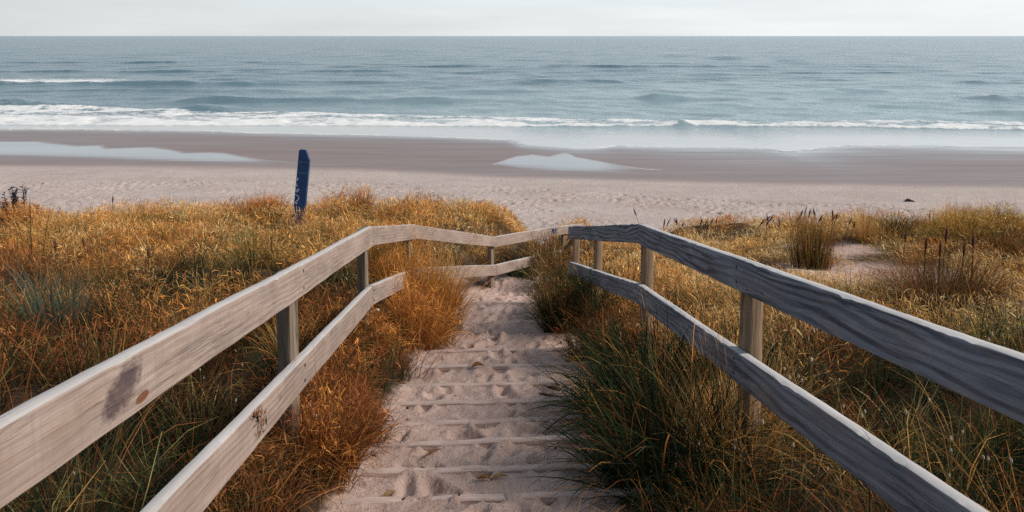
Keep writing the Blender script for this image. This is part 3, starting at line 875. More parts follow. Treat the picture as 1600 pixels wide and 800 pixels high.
# ------------------------------------------------------------------ step boards half buried in the path
ORD = ['nearest', 'second', 'third', 'fourth', 'fifth', 'sixth', 'seventh', 'eighth', 'farthest']
vis = [y for y in STEP_Y if vproj(y, float(path_z(y))) < 797 and y < STEP_Y[-1] - .1]
for i, y in enumerate(vis):
    bm = bmesh.new(); zt = float(path_z(y))
    xl, xr = (-.86 + random.uniform(-.04, .04), .72 + random.uniform(-.05, .05))
    n = 40; rr = [random.uniform(0, 6.28) for _ in range(4)]; sink = random.uniform(-.008, .004) - .016 * (i >= 8); roll = random.uniform(-.012, .012)
    lv = []
    for k in range(n + 1):
        x = xl + (xr - xl) * k / n
        yy = y + STEP_TILT * (x + .1) + .004 * math.sin(x * 5 + rr[0])
        lift = .015 + sink + roll * x + .008 * sst(.15, .6, np.float64(x)) * (1.3 if 4 <= i <= 7 else .75) + .004 * math.sin(x * 4 + rr[1]) + .003 * math.sin(x * 17 + rr[2])
        r_ = .006
        pr = [(-.022, -.13), (-.022, -r_), (-.022 + r_, 0), (.022 - r_, .001), (.022, -r_), (.022, -.13)]
        lv.append([bm.verts.new((x, yy + a + .012, zt + lift + b + H)) for a, b in pr])
    for a, b in zip(lv, lv[1:]):
        for k in range(5): bm.faces.new((a[k], b[k], b[k + 1], a[k + 1]))
    bm.faces.new(lv[0]); bm.faces.new(lv[-1][::-1])
    bmesh.ops.recalc_face_normals(bm, faces=bm.faces)
    me = bpy.data.meshes.new('step_board'); bm.to_mesh(me); bm.free()
    at = me.attributes.new('buv', 'FLOAT_VECTOR', 'POINT')
    at.data.foreach_set('vector', np.array([(v.co.x + i * 3.1, v.co.z, v.co.y) for v in me.vertices], np.float32).ravel())
    o = link('step_board', me, M['step'])
    w_ = ORD[i] if i < len(ORD) else 'far'
    tag(o, f'sand-covered timber edge of the {w_} step' + (' counted from the foot of the photo' if 0 < i < len(vis) - 1 else (' at the foot of the photo' if i == 0 else ' down the path')), 'step', 'timber edges of the sand steps')

# ------------------------------------------------------------------ grass
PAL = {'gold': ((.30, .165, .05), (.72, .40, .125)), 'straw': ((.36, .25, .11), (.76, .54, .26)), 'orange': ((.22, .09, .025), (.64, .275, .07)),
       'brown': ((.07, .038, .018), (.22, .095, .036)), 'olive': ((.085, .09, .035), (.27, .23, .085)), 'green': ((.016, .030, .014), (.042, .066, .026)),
       'teal': ((.035, .062, .045), (.14, .19, .14)), 'dark': ((.010, .017, .012), (.028, .036, .020)), 'yellow': ((.16, .13, .04), (.52, .41, .12)), 'russet': ((.12, .045, .02), (.34, .12, .045))}  # dark and brown kinds deepened, roots above all, for foreground shade

class Batch:
    def __init__(s): s.P = []
    def add(s, base, az, ln, lean, bend, wid, cr, ct, swirl=None):
        s.P.append((base, az, ln, lean, bend, wid, cr, ct, np.zeros(len(az)) if swirl is None else swirl))
    def build(s, name, seg=4, parent=None, origin=None):
        base, az, ln, lean, bend, wid, cr, ct, sw = [np.concatenate([p[i] for p in s.P]) for i in range(9)]
        n = len(az); pos = base.copy()
        Vv = np.empty((n, seg + 1, 2, 3), np.float32); Cc = np.empty((n, seg + 1, 2, 3), np.float32)
        tilt = rng.normal(0, .5, n)
        for k in range(seg + 1):
            t = k / seg
            a = az + sw * t
            wdir = np.stack([-np.sin(a) * np.cos(tilt), np.cos(a) * np.cos(tilt), np.sin(tilt)], 1)
            w = wid * (1 - t ** 1.6 * .88) * (.75 + .25 * min(1, t * 3))
            Vv[:, k, 0] = pos - wdir * (w * .5)[:, None]; Vv[:, k, 1] = pos + wdir * (w * .5)[:, None]
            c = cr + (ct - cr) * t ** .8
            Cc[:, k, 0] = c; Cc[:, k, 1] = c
            if k < seg:
                th = lean + bend * ((k + .5) / seg) ** 1.4
                pos = pos + (ln / seg)[:, None] * np.stack([np.sin(th) * np.cos(a), np.sin(th) * np.sin(a), np.cos(th)], 1)
        i0 = (np.arange(n) * (seg + 1) * 2)[:, None] + (np.arange(seg) * 2)[None]
        q = np.stack([i0, i0 + 1, i0 + 3, i0 + 2], -1).reshape(-1, 4)
        V_ = Vv.reshape(-1, 3)
        if origin is not None: V_ = V_ - np.array(origin, np.float32)
        me = np_mesh(name, V_, q)
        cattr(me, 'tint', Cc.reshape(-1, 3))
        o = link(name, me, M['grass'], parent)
        if origin is not None: o.location = origin
        return o, n

def tuft(B, x, y, r, n, h, pal, lean=(.05, .75), bend=(.2, 1.1), wid=.004, hvar=.35, az_bias=None, jitter=.30, zoff=-.03, sw=.5):
    """blades rising from one crown and spreading"""
    k = n
    rad = r * np.sqrt(rng.random(k)); a0 = rng.uniform(0, 2 * np.pi, k)
    bx_, by_ = x + rad * np.cos(a0), y + rad * np.sin(a0)
    bz = dz(bx_, by_) + H + zoff
    az = a0 + rng.normal(0, .7, k)
    if az_bias is not None:
        az = np.where(rng.random(k) < az_bias[1], az_bias[0] + rng.normal(0, .6, k), az)
    le = rng.uniform(lean[0], lean[1], k) * (.35 + .65 * rad / max(r, 1e-6))
    be = rng.uniform(bend[0], bend[1], k)
    ln = h * np.clip(rng.normal(1, hvar * .6, k), .35, 1.6) * (1 - .3 * (rad / max(r, 1e-6)) ** 2)
    if isinstance(pal, str): pal = {pal: 1}
    names = list(pal); pw = np.array([pal[q] for q in names], float); pw /= pw.sum()
    ch = rng.choice(len(names), k, p=pw)
    cr = np.array([PAL[q][0] for q in names])[ch]; ct = np.array([PAL[q][1] for q in names])[ch]
    j = np.exp(rng.normal(0, jitter, (k, 1)) + rng.normal(0, .16)); cr = cr * j; ct = ct * j
    B.add(np.stack([bx_, by_, bz], 1), az, ln, le, be, wid * rng.uniform(.6, 1.3, k), cr, ct, rng.normal(0, sw, k))

def plumes(B, x, y, r, n, h, pal):
    """short broad leaf ends and spikelets that make the top of a dry clump fluffy"""
    rad = r * 1.5 * np.sqrt(rng.random(n)); a0 = rng.uniform(0, 2 * np.pi, n)
    bx_, by_ = x + rad * np.cos(a0), y + rad * np.sin(a0)
    bz = dz(bx_, by_) + H + h * (.45 + .55 * rng.random(n) ** .6) * (1 - .35 * (rad / (r * 1.5)) ** 2)
    sc = (.6 + .07 * y)
    c1 = np.array(PAL[pal][1]); j = np.exp(rng.normal(0, .38, (n, 1)))
    B.add(np.stack([bx_, by_, bz], 1), rng.uniform(0, 6.28, n), rng.uniform(.035, .085, n) * sc, rng.uniform(.1, 1.5, n), rng.uniform(-.2, 1.6, n), rng.uniform(.004, .0085, n) * sc,
          c1 * .8 * j, c1 * 1.12 * j, rng.normal(0, 1.0, n))

B = Batch()
def palette_at(x, y):  # darker kinds near the eye imitate lens falloff and foreground shade
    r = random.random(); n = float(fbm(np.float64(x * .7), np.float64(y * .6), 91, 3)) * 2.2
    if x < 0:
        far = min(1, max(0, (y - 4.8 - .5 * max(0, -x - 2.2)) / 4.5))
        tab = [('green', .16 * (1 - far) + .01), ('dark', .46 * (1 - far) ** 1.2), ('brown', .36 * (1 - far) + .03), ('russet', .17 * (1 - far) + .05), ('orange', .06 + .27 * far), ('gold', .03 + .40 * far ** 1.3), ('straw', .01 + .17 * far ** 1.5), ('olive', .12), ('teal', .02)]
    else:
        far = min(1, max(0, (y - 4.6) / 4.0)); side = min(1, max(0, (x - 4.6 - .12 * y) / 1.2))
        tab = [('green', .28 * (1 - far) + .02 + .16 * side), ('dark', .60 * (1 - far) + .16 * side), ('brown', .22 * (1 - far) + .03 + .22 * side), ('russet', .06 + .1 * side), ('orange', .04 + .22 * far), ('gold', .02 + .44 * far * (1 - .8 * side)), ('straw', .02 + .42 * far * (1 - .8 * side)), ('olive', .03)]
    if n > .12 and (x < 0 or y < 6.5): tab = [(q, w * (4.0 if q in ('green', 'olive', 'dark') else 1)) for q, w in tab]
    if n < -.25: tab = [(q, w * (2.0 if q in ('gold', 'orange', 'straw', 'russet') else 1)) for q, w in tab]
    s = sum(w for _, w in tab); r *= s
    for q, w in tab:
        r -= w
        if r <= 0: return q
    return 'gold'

def scatter(y0, y1, dens, nb, hgt, wid):
    area = (y1 - y0) * (.74 * (y0 + y1) + 2.6)
    K = int(area * dens)
    cnt = 0
    for _ in range(K):
        y = math.sqrt(random.uniform(y0 * y0, y1 * y1)) if y0 > 0 else random.uniform(y0, y1)
        hw = .74 * y + 1.3
        x = random.uniform(-hw, hw)
        p = float(path_mask(np.float64(x), np.float64(y))); s = float(sand_patch(np.float64(x), np.float64(y)))
        if p > .06 or (s > .35 and random.random() < .93): continue
        if abs(x - float(path_cx(y))) < .45 and y < 11.6: continue
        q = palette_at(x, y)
        near_path = abs(x - float(path_cx(y))) < 1.15
        k = random.uniform(.75, 1.3)
        h = hgt * k * (.72 if near_path else 1)
        if x > 0 and y > 8.5: h *= .74
        clearing = max(0, 1 - abs(x - 4.3) / 2.8) * (1 if 8.0 < y < 14 else 0)
        if clearing > .3 and random.random() < .7: q = random.choice(('straw', 'gold', 'straw'))
        h *= 1 - .42 * clearing
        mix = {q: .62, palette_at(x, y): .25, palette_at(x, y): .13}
        if q in ('green', 'dark', 'teal', 'olive') and random.random() < .6:
            tuft(B, x, y, .09 * k, int(nb * .8), h * 1.2, mix, (.05, .9), (.3, 1.7), wid * 1.1)
        elif q in ('gold', 'orange', 'straw'):
            tuft(B, x, y, .24 * k, int(nb * .62), h * .95, mix, (.15, 1.15), (.3, 2.0), wid * 1.15, sw=1.1)
        else:
            tuft(B, x, y, .17 * k, nb, h, mix, (.1, 1.0), (.3, 1.9), wid, sw=.8)
        if q in ('gold', 'orange', 'straw', 'russet') and y > 4.2: plumes(B, x, y, .21 * k, int(nb * .85), h * .9, q)
        cnt += nb
    return cnt
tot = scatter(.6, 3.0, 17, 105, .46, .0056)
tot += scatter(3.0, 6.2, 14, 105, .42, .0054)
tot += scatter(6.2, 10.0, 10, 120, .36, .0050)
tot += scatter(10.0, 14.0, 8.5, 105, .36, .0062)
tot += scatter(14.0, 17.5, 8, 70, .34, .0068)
# a low mat of fine dead straw between the tufts
K = 40000
yy = np.sqrt(rng.uniform(.4, 16.5 ** 2, K)); hw = .74 * yy + 1.3; xx = rng.uniform(-1, 1, K) * hw
pmk = path_mask(xx, yy); sp_ = sand_patch(xx, yy)
ok = (pmk < .55) & ((sp_ < .5) | (rng.random(K) < .12))
xx, yy = xx[ok], yy[ok]; K = len(xx)
far = np.clip((yy - 4.5) / 4.5, 0, 1)[:, None]
c0 = np.array(PAL['dark'][0]) * (1 - far) + np.array(PAL['gold'][0]) * far; c1 = np.array(PAL['brown'][1]) * .7 * (1 - far) + np.array(PAL['straw'][1]) * .8 * far  # near mat darkened like the tufts, standing for shade
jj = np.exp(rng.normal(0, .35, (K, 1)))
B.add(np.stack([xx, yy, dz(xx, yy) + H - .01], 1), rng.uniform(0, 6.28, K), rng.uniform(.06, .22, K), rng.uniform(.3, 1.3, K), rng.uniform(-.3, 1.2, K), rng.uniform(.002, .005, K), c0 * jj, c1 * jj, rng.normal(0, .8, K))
og, nb_ = B.build('dune_grass')
tag(og, 'golden, orange and dark green dry grass covering the dunes on both sides of the path', 'grass', kind='stuff')
print('blades', nb_)

def tussock(label, x, y, r, n, h, pal, group='single grass tussocks', cat='grass tussock', name='grass_tussock', stems=None, seg=5, plume=None, **kw):
    b = Batch()
    if plume:                                   # several crowns grown together
        for _ in range(7):
            a, q, e = random.uniform(0, 6.28), r * random.uniform(.2, 1.5), random.uniform(.5, 1.1)
            if _ == 0: q, e = 0, 1.05
            px_, py_ = x + q * math.cos(a), y + q * math.sin(a)
            tuft(b, px_, py_, r * .45, int(n / 5 * e), h * e, pal, **kw)
            plumes(b, px_, py_, r * .5, int(n / 7), h * e * .9, random.choice(list(pal)) if random.random() < .4 else plume)
    else: tuft(b, x, y, r, n, h, pal, **kw)
    if stems:
        for (sn, sh, sp, sl) in stems: tuft(b, x, y, r * .8, sn, sh, sp, lean=sl, bend=(.05, .5), wid=.004)
    o, _ = b.build(name, seg, origin=(x, y, float(dz(x, y)) + H))
    return tag(o, label, cat, group)

G = {'green': .45, 'dark': .40, 'olive': .08, 'orange': .07}
tussock('big dark green tussock with orange tips spilling over the right path edge', .86, 4.45, .36, 1500, .62, {'green': .36, 'dark': .54, 'orange': .06, 'olive': .04}, lean=(.05, 1.25), bend=(.4, 1.8), wid=.0095, stems=[(70, .78, {'orange': 1, 'gold': .6}, (.5, 1.1))])
tussock('dark green tussock at the foot of the photo under the lower right rail', .76, 3.5, .30, 1300, .62, {'green': .30, 'dark': .52, 'brown': .12, 'orange': .06}, lean=(.05, 1.1), bend=(.4, 1.7), wid=.0078, stems=[(30, .6, {'orange': 1, 'gold': .5}, (.6, 1.2))])
tussock('straw yellow tuft below the lower right rail beside the big dark green tussock', 1.08, 3.55, .18, 700, .60, {'gold': .5, 'straw': .35, 'orange': .15}, bend=(.1, .9), wid=.0042)
tussock('dark green bushy tussock beside the path where the right handrail bends', .74, 7.25, .32, 1300, .60, {'green': .34, 'dark': .36, 'olive': .12, 'brown': .18}, bend=(.2, 1.6), wid=.0072, plume='brown')
tussock('green and brown tussock under the far end of the right lower rail', .84, 8.2, .34, 1100, .60, {'green': .25, 'dark': .3, 'olive': .15, 'brown': .3}, bend=(.2, 1.6), wid=.0072, plume='brown')
tussock('russet and green tangle under the right lower rail between the two dark tussocks', .84, 6.2, .32, 1000, .50, {'russet': .3, 'brown': .35, 'green': .2, 'dark': .15}, bend=(.3, 1.8), wid=.0066, plume='russet')
tussock('small dark green tuft at the foot of the post where the left handrail turns', .20, 11.25, .12, 200, .34, {'green': .6, 'dark': .3, 'olive': .1}, bend=(.3, 1.5), wid=.007)
tussock('tall upright tussock of green and orange reeds beyond the right handrail', 4.22, 10.6, .26, 620, .80, {'olive': .35, 'green': .2, 'orange': .3, 'russet': .15}, lean=(.02, .42), bend=(.0, .45), wid=.007, hvar=.3, sw=.2)
tussock('golden upright tuft left of the round dark bush beyond the right handrail', 6.05, 12.9, .17, 420, .62, {'gold': .6, 'straw': .3, 'orange': .1}, lean=(.02, .5), bend=(.0, .4), wid=.007, sw=.2)
tussock('round dark green bush with golden top beside the golden upright tuft', 6.75, 13.3, .24, 520, .52, {'dark': .45, 'green': .35, 'gold': .2}, bend=(.2, 1.3), wid=.008)
tussock('wide brown tussock with dark seed spikes at the right of the sandy clearing', 4.45, 7.7, .38, 2000, .84, {'brown': .42, 'russet': .22, 'olive': .08, 'dark': .28}, lean=(.05, 1.0), bend=(.1, 1.3), wid=.006)
tussock('tall thin green reeds standing at the left edge of the photo', -5.75, 9.0, .16, 26, .98, {'green': .75, 'dark': .25}, lean=(.02, .34), bend=(0, .3), wid=.012, sw=.1)
tussock('blue green tuft of upright blades left of the left handrail', -3.2, 5.25, .17, 300, .62, {'teal': .8, 'green': .2}, lean=(.03, .6), bend=(.1, .8), wid=.0058, sw=.3)
tussock('small blue green tuft touching the upper edge of the left handrail', -2.25, 5.3, .13, 220, .42, {'teal': .65, 'green': .35}, lean=(.03, .7), bend=(.1, .9), wid=.0052, sw=.3)
tussock('round rusty orange bush on the dune crest left of the blue marker post', -4.85, 14.3, .36, 900, .62, {'russet': .3, 'orange': .45, 'brown': .25}, bend=(.1, 1.2), wid=.008, plume='orange')
tussock('round rusty orange bush on the dune crest right of the blue marker post', -3.15, 14.5, .32, 800, .62, {'russet': .2, 'orange': .55, 'gold': .25}, bend=(.1, 1.2), wid=.008, plume='orange')
tussock('orange bush on the dune crest above the bend of the left handrail', -1.55, 14.8, .34, 700, .62, {'orange': .5, 'gold': .35, 'olive': .15}, bend=(.1, 1.2), wid=.008, plume='orange')
for (lx, ly, r_, n_, h_, pl, lb) in (
    (-1.06, 3.8, .16, 500, .50, {'brown': .5, 'russet': .3, 'green': .2}, 'rusty clump around the foot of the nearest visible post of the left handrail'),
    (.42, 12.0, .34, 1000, .74, {'brown': .4, 'straw': .3, 'green': .3}, 'brown grass clump hanging over the left lower rail beyond the bend'),
    (.72, 10.8, .28, 900, .54, {'green': .25, 'dark': .25, 'brown': .3, 'straw': .2}, 'dark clump between the far ends of the two handrails'),
    (-.94, 6.6, .24, 900, .64, {'orange': .5, 'gold': .3, 'russet': .2}, 'orange grass clump swallowing the end of the left lower rail'),
    (-.90, 7.4, .28, 1300, .80, {'orange': .55, 'gold': .35, 'olive': .1}, 'bright orange grass clump under the bend of the left top rail'),
    (-.94, 8.4, .24, 700, .50, {'orange': .45, 'gold': .4, 'olive': .15}, 'golden orange clump hiding the gap in the left lower rail'),
    (-1.04, 5.65, .2, 700, .38, {'orange': .35, 'russet': .35, 'olive': .15, 'brown': .15}, 'russet clump between the left lower rail and the sand steps'),
    (-1.06, 4.75, .2, 600, .34, {'orange': .25, 'russet': .35, 'green': .2, 'brown': .2}, 'russet and green clump halfway down the left side of the sand steps'),
    (-1.04, 4.15, .2, 600, .36, {'orange': .2, 'russet': .3, 'green': .2, 'brown': .3}, 'brown and green clump just beyond the drooping clump left of the steps'),
    (-1.14, 7.25, .2, 900, .86, {'orange': .5, 'gold': .35, 'olive': .15}, 'tall golden clump behind the left rails just past their bend'),
    (-.86, 4.0, .15, 600, .32, {'russet': .4, 'brown': .35, 'orange': .25}, 'low russet clump lapping the left ends of the nearest steps'),
    (-1.0, 3.0, .24, 900, .36, {'brown': .4, 'dark': .3, 'russet': .2, 'orange': .1}, 'dark brown clump under the left lower rail at the foot of the photo'),
    (-.88, 3.5, .16, 1000, .44, {'brown': .45, 'russet': .35, 'orange': .2}, 'drooping brown clump at the foot of the photo left of the sand steps')):
    tussock(lb, lx, ly, r_, n_, h_, pl, lean=(.05, .9 if h_ < .7 else .6), bend=(.2, 1.9 if h_ < .7 else 1.2), wid=.0048 + .0004 * max(0, ly - 4), sw=.9, plume=max(pl, key=pl.get))
tussock('yellow green flowering bush on the rise at the right edge of the photo', 8.0, 12.6, .75, 1900, .52, {'yellow': .35, 'gold': .3, 'orange': .2, 'brown': .15}, bend=(.1, 1.2), wid=.008, zoff=.02, plume='yellow', cat='bush', name='flowering_bush', group='bushes at the picture edges')
tussock('dark brown thicket below the yellow green bush at the right edge of the photo', 7.2, 11.3, .8, 1500, .50, {'brown': .4, 'dark': .25, 'orange': .2, 'olive': .15}, bend=(.1, 1.4), wid=.0075, plume='brown', cat='bush', name='brown_bush', group='bushes at the picture edges')

# dark leafy shrub at the left edge
def leafy_shrub(x, y, h, n, spread):
    bm = bmesh.new(); z0 = float(dz(x, y)) + H; rr = random.Random(3)
    for s_ in range(n):
        px, py = x + rr.uniform(-spread, spread), y + rr.uniform(-.2, .2)
        hh = h * rr.uniform(.6, 1.1); lx, ly = rr.uniform(-.25, .25), rr.uniform(-.2, .2)
        for k in range(16):
            t = k / 16
            c = Vector((px + lx * t, py + ly * t, z0 + hh * t - .05)); a = rr.uniform(0, 6.28)
            if k < 15:
                c2 = Vector((px + lx * (t + 1 / 16), py + ly * (t + 1 / 16), z0 + hh * (t + 1 / 16) - .05))
                bm.faces.new([bm.verts.new(p) for p in (c - Vector((.006, 0, 0)), c + Vector((.006, 0, 0)), c2 + Vector((.005, 0, 0)), c2 - Vector((.005, 0, 0)))])
            if t > .25:
                for q in range(4):
                    a = rr.uniform(0, 6.28); l = rr.uniform(.04, .075); up = rr.uniform(-.2, .7)
                    dd = Vector((math.cos(a), math.sin(a), up)).normalized(); sd = Vector((-math.sin(a), math.cos(a), rr.uniform(-.4, .4))).normalized()
                    m1 = c + dd * l * .55
                    bm.faces.new([bm.verts.new(p) for p in (c, m1 + sd * l * .26, c + dd * l * 1.1, m1 - sd * l * .26)])
    me = bpy.data.meshes.new('leafy_shrub'); bm.to_mesh(me); bm.free()
    return link('leafy_shrub', me, M['leaf_purple'])
tag(leafy_shrub(-9.35, 14.2, .66, 16, .16), 'dark leafy shrub at the left edge of the photo in front of the beach', 'shrub', 'dark leafy shrubs at the left edge')
tag(leafy_shrub(-8.95, 14.2, .52, 4, .10), 'small dark leafy sprig just right of the larger dark shrub', 'shrub', 'dark leafy shrubs at the left edge')

# ------------------------------------------------------------------ seed heads
def spike(name, x, y, h, head_len, head_r, leanx, leany, mat_head, stem_rgb, stem_w=.0022, droop=.2):
    z0 = float(dz(x, y)) + H - .02
    root = empty(name, (x, y, z0))
    n = 8
    pts = []
    for k in range(n + 1):
        t = k / n
        pts.append(Vector((leanx * t ** (1 + droop * 3), leany * t ** (1 + droop * 3), h * t * (1 - droop * .12 * t))))
    V_, q = [], []
    for k, p in enumerate(pts):
        for j in range(4):
            a = j * math.pi / 2
            V_.append((p.x + stem_w * math.cos(a), p.y + stem_w * math.sin(a), p.z))
        if k:
            for j in range(4): q.append(((k - 1) * 4 + j, (k - 1) * 4 + (j + 1) % 4, k * 4 + (j + 1) % 4, k * 4 + j))
    me = np_mesh('stem', np.array(V_), np.array(q)); cattr(me, 'tint', np.tile(np.array(stem_rgb), (len(V_), 1)))
    link('stem', me, M['grass'], root)
    tip = pts[-1]; d = (pts[-1] - pts[-2]).normalized()
    u = d.orthogonal().normalized(); w = d.cross(u)
    bm = bmesh.new(); rings = []
    m_ = 9
    for k in range(m_ + 1):
        t = k / m_; r = head_r * (math.sin(math.pi * min(1, t * .92 + .06)) ** .6)
        c = tip + d * (head_len * (t - .15))
        rings.append([bm.verts.new(c + (u * math.cos(a) + w * math.sin(a)) * r * random.uniform(.78, 1.22)) for a in [j * math.pi / 4 for j in range(8)]])
    for a, b in zip(rings, rings[1:]):
        for j in range(8): bm.faces.new((a[j], a[(j + 1) % 8], b[(j + 1) % 8], b[j]))
    bm.faces.new(rings[0][::-1]); bm.faces.new(rings[-1])
    # bristles
    for _ in range(36):
        t = random.random(); a = random.uniform(0, 6.28); c = tip + d * (head_len * (t - .15))
        o_ = u * math.cos(a) + w * math.sin(a); s_ = (u * -math.sin(a) + w * math.cos(a))
        e = c + o_ * head_r * 1.55 + d * head_len * .16
        bm.faces.new([bm.verts.new(p) for p in (c + s_ * head_r * .16, e, c - s_ * head_r * .16)])
    me = bpy.data.meshes.new('seed_head'); bm.to_mesh(me); bm.free()
    for p in me.polygons: p.use_smooth = True
    link('seed_head', me, mat_head, root)
    return root

def at_px(u, v_head, Y):
    """ground spot under a head seen at pixel u,v with distance Y; returns x, height needed"""
    z = Y * ((V0 - v_head) / F * CP - SP) / (CP + (V0 - v_head) / F * SP)
    d = Y * CP - z * SP
    x = (u - 800) / F * d
    return x, z - float(dz(x, Y))

# brown spikes standing against the beach beyond the right handrail
heads = [(1013, 333, 12.5), (1026, 345, 12.2), (1033, 350, 12), (1047, 349, 12), (1062, 352, 11.5), (1076, 348, 12.5), (1083, 346, 12.4), (1090, 351, 12), (1096, 347, 12.6), (1103, 352, 12), (1112, 347, 12.5), (1117, 344, 12.8),
         (1168, 341, 13), (1176, 345, 13), (1183, 341, 12.8), (1196, 344, 12.8), (1207, 340, 13), (1216, 346, 13), (1231, 343, 12.6), (1244, 338, 12.6), (1249, 335, 12), (1256, 337, 12), (1263, 341, 11.8), (1272, 337, 12), (1285, 335, 12), (1293, 335, 11.5), (1299, 334, 11.5), (1305, 338, 11.6), (1318, 344, 12.5), (1329, 348, 12.5), (1453, 343, 12.6), (1505, 340, 12)]
for i, (u, v, y) in enumerate(heads):
    x, h = at_px(u, v, y)
    h = max(.3, h + random.gauss(0, .03))
    o = spike('sedge_stalk', x, y, h, random.uniform(.09, .16), random.uniform(.009, .014), random.gauss(.03, .10), random.gauss(0, .08), M['head_dark'], (.16, .09, .04), .0035)
    lab = 'thin stalk with brown seed head in the golden grass beyond the right handrail'
    if i == 0: lab = 'tallest brown seed head stalk above the bend of the right handrail'
    if i >= 30: lab = ('lone brown seed stalk against the beach left of the yellow green bush', 'brown seed stalk in front of the yellow green bush')[i - 30]
    tag(o, lab, 'seed stalk', 'brown seed stalks along the dune edge')
# thick dark spikes in the brown tussock and on the left
spk = [(1474, 368, 7.7), (1444, 384, 7.8), (1467, 392, 7.5), (1523, 378, 7.7), (1503, 392, 7.6), (1412, 372, 9.5)]
for u, v, y in spk:
    x, h = at_px(u, v, y)
    o = spike('sedge_stalk', x, y, max(.3, h), .15, .014, random.uniform(-.04, .05), 0, M['head_dark'], (.10, .07, .03), .004)
    tag(o, 'thick dark seed spike rising from the wide brown tussock', 'seed stalk', 'thick dark spikes in the brown tussock')
for u, v, y in ((173, 312, 12.6), (86, 385, 8.0), (137, 380, 8.2), (232, 412, 7.2), (80, 470, 5.6)):
    x, h = at_px(u, v, y)
    o = spike('sedge_stalk', x, y, max(.3, h), .11, .012, random.uniform(-.04, .05), 0, M['head_dark'], (.10, .07, .03), .004)
    tag(o, 'dark seed spike in the grass left of the left handrail', 'seed stalk', 'dark spikes left of the path')
# dark drooping heads of the big green tussock
for (u, v, y, lx, ly, lb) in ((862, 642, 4.5, -.22, -.05, 'lower of two dark seed heads drooping over the sand steps'), (872, 628, 4.6, -.22, .0, 'upper of two dark seed heads drooping over the sand steps'), (1036, 560, 4.5, .04, .02, 'dark upright seed head standing in the big green tussock')):
    x, h = at_px(u, v, y)
    o = spike('sedge_stalk', x - lx, y - ly, max(.18, h), .10, .010, lx, ly, M['head_dark'], (.12, .09, .03), .003, .5 if lx < 0 else .1)
    tag(o, lb, 'seed stalk', 'dark seed heads of the green tussock')
# bunny tails
bt = [(1225, 578, 3.2), (1243, 577, 3.3), (1272, 552, 3.6), (1270, 505, 3.9), (1268, 549, 3.4), (1256, 580, 3.1), (1228, 570, 3.5), (1310, 580, 3.0), (1317, 620, 2.7), (1337, 632, 2.7), (1363, 629, 2.8), (1412, 622, 2.6), (1444, 606, 2.7), (1476, 668, 2.4), (1510, 662, 2.4), (1491, 690, 2.4), (1539, 697, 2.3), (1547, 703, 2.3), (1480, 731, 2.3), (1586, 706, 2.2), (1430, 560, 3.0), (1546, 508, 3.4), (1556, 520, 3.2), (1585, 560, 3.0),
      (1460, 408, 7.5), (1532, 420, 7.2), (1486, 458, 6.5), (1460, 462, 6.0), (1498, 462, 6.4), (1542, 452, 6.4), (1520, 490, 5.4), (1460, 435, 7.2), (1570, 470, 5.6), (1350, 520, 3.9),
      (1100, 596, 3.9), (1118, 595, 3.8), (1136, 596, 3.7), (1134, 664, 3.1), (1146, 674, 3.1), (1144, 692, 3.0), (1181, 650, 3.2), (1284, 720, 2.6), (1212, 640, 3.1), (1199, 622, 3.2), (1063, 660, 3.6), (1090, 690, 3.3), (1160, 700, 2.9), (1235, 690, 2.8), (1045, 715, 3.2), (1265, 655, 2.9)]
for i, (u, v, y) in enumerate(bt):
    x, h = at_px(u, v, y)
    if h < .10: h = .12
    big = random.uniform(.7, 1.15) * (.72 if y < 3.2 else 1)
    o = spike('bunny_tail_grass', x, y, h, .022 * big, .0055 * big, random.uniform(-.03, .03), random.uniform(-.03, .03), M['head_pale'], (.30, .24, .10), .0011, .3)
    grp = ('bunny tails below the right top rail', 'bunny tails beyond the right handrail', 'bunny tails between the path and the right lower rail')[0 if i < 24 else (1 if i < 34 else 2)]
    lab = ('pale fluffy seed head in dark grass under the right top rail', 'pale fluffy seed head in brown grass above the right top rail', 'pale fluffy seed head between the path and the right lower rail')[0 if i < 24 else (1 if i < 34 else 2)]
    tag(o, lab, 'seed stalk', grp)
for i, (u, v, y) in enumerate([(315, 574, 4.0), (376, 563, 4.3), (372, 540, 4.5), (313, 580, 3.8), (400, 602, 3.9), (490, 622, 3.6), (512, 644, 3.5), (488, 643, 3.5), (296, 762, 2.3), (318, 727, 2.4), (355, 620, 3.3), (118, 730, 2.6)]):
    x, h = at_px(u, v, y); h = max(h, .10)
    o = spike('bunny_tail_grass', x, y, h, .017, .0042, random.uniform(-.03, .03), random.uniform(-.03, .03), M['head_pale'], (.30, .24, .10), .0011, .3)
    tag(o, 'small pale fluffy seed head in the dark grass around the left lower rail', 'seed stalk', 'bunny tails around the left lower rail')

# ------------------------------------------------------------------ small things lying on the sand
def path_top(x, y):
    xa, ya = np.array([[x]]), np.array([[y]])
    return float(dune_z(xa, ya)[0, 0] + sand_dents(xa, ya)[0, 0] + fbm(xa * 9, ya * 9, 51, 3)[0, 0] * .022) + H

def px_path(u, v):
    a, b = 2., 13.
    for _ in range(40):
        c = (a + b) / 2
        if vproj(c, float(path_z(c))) > v: a = c
        else: b = c
    return (u - 800) / F * (a * CP - float(path_z(a)) * SP), a

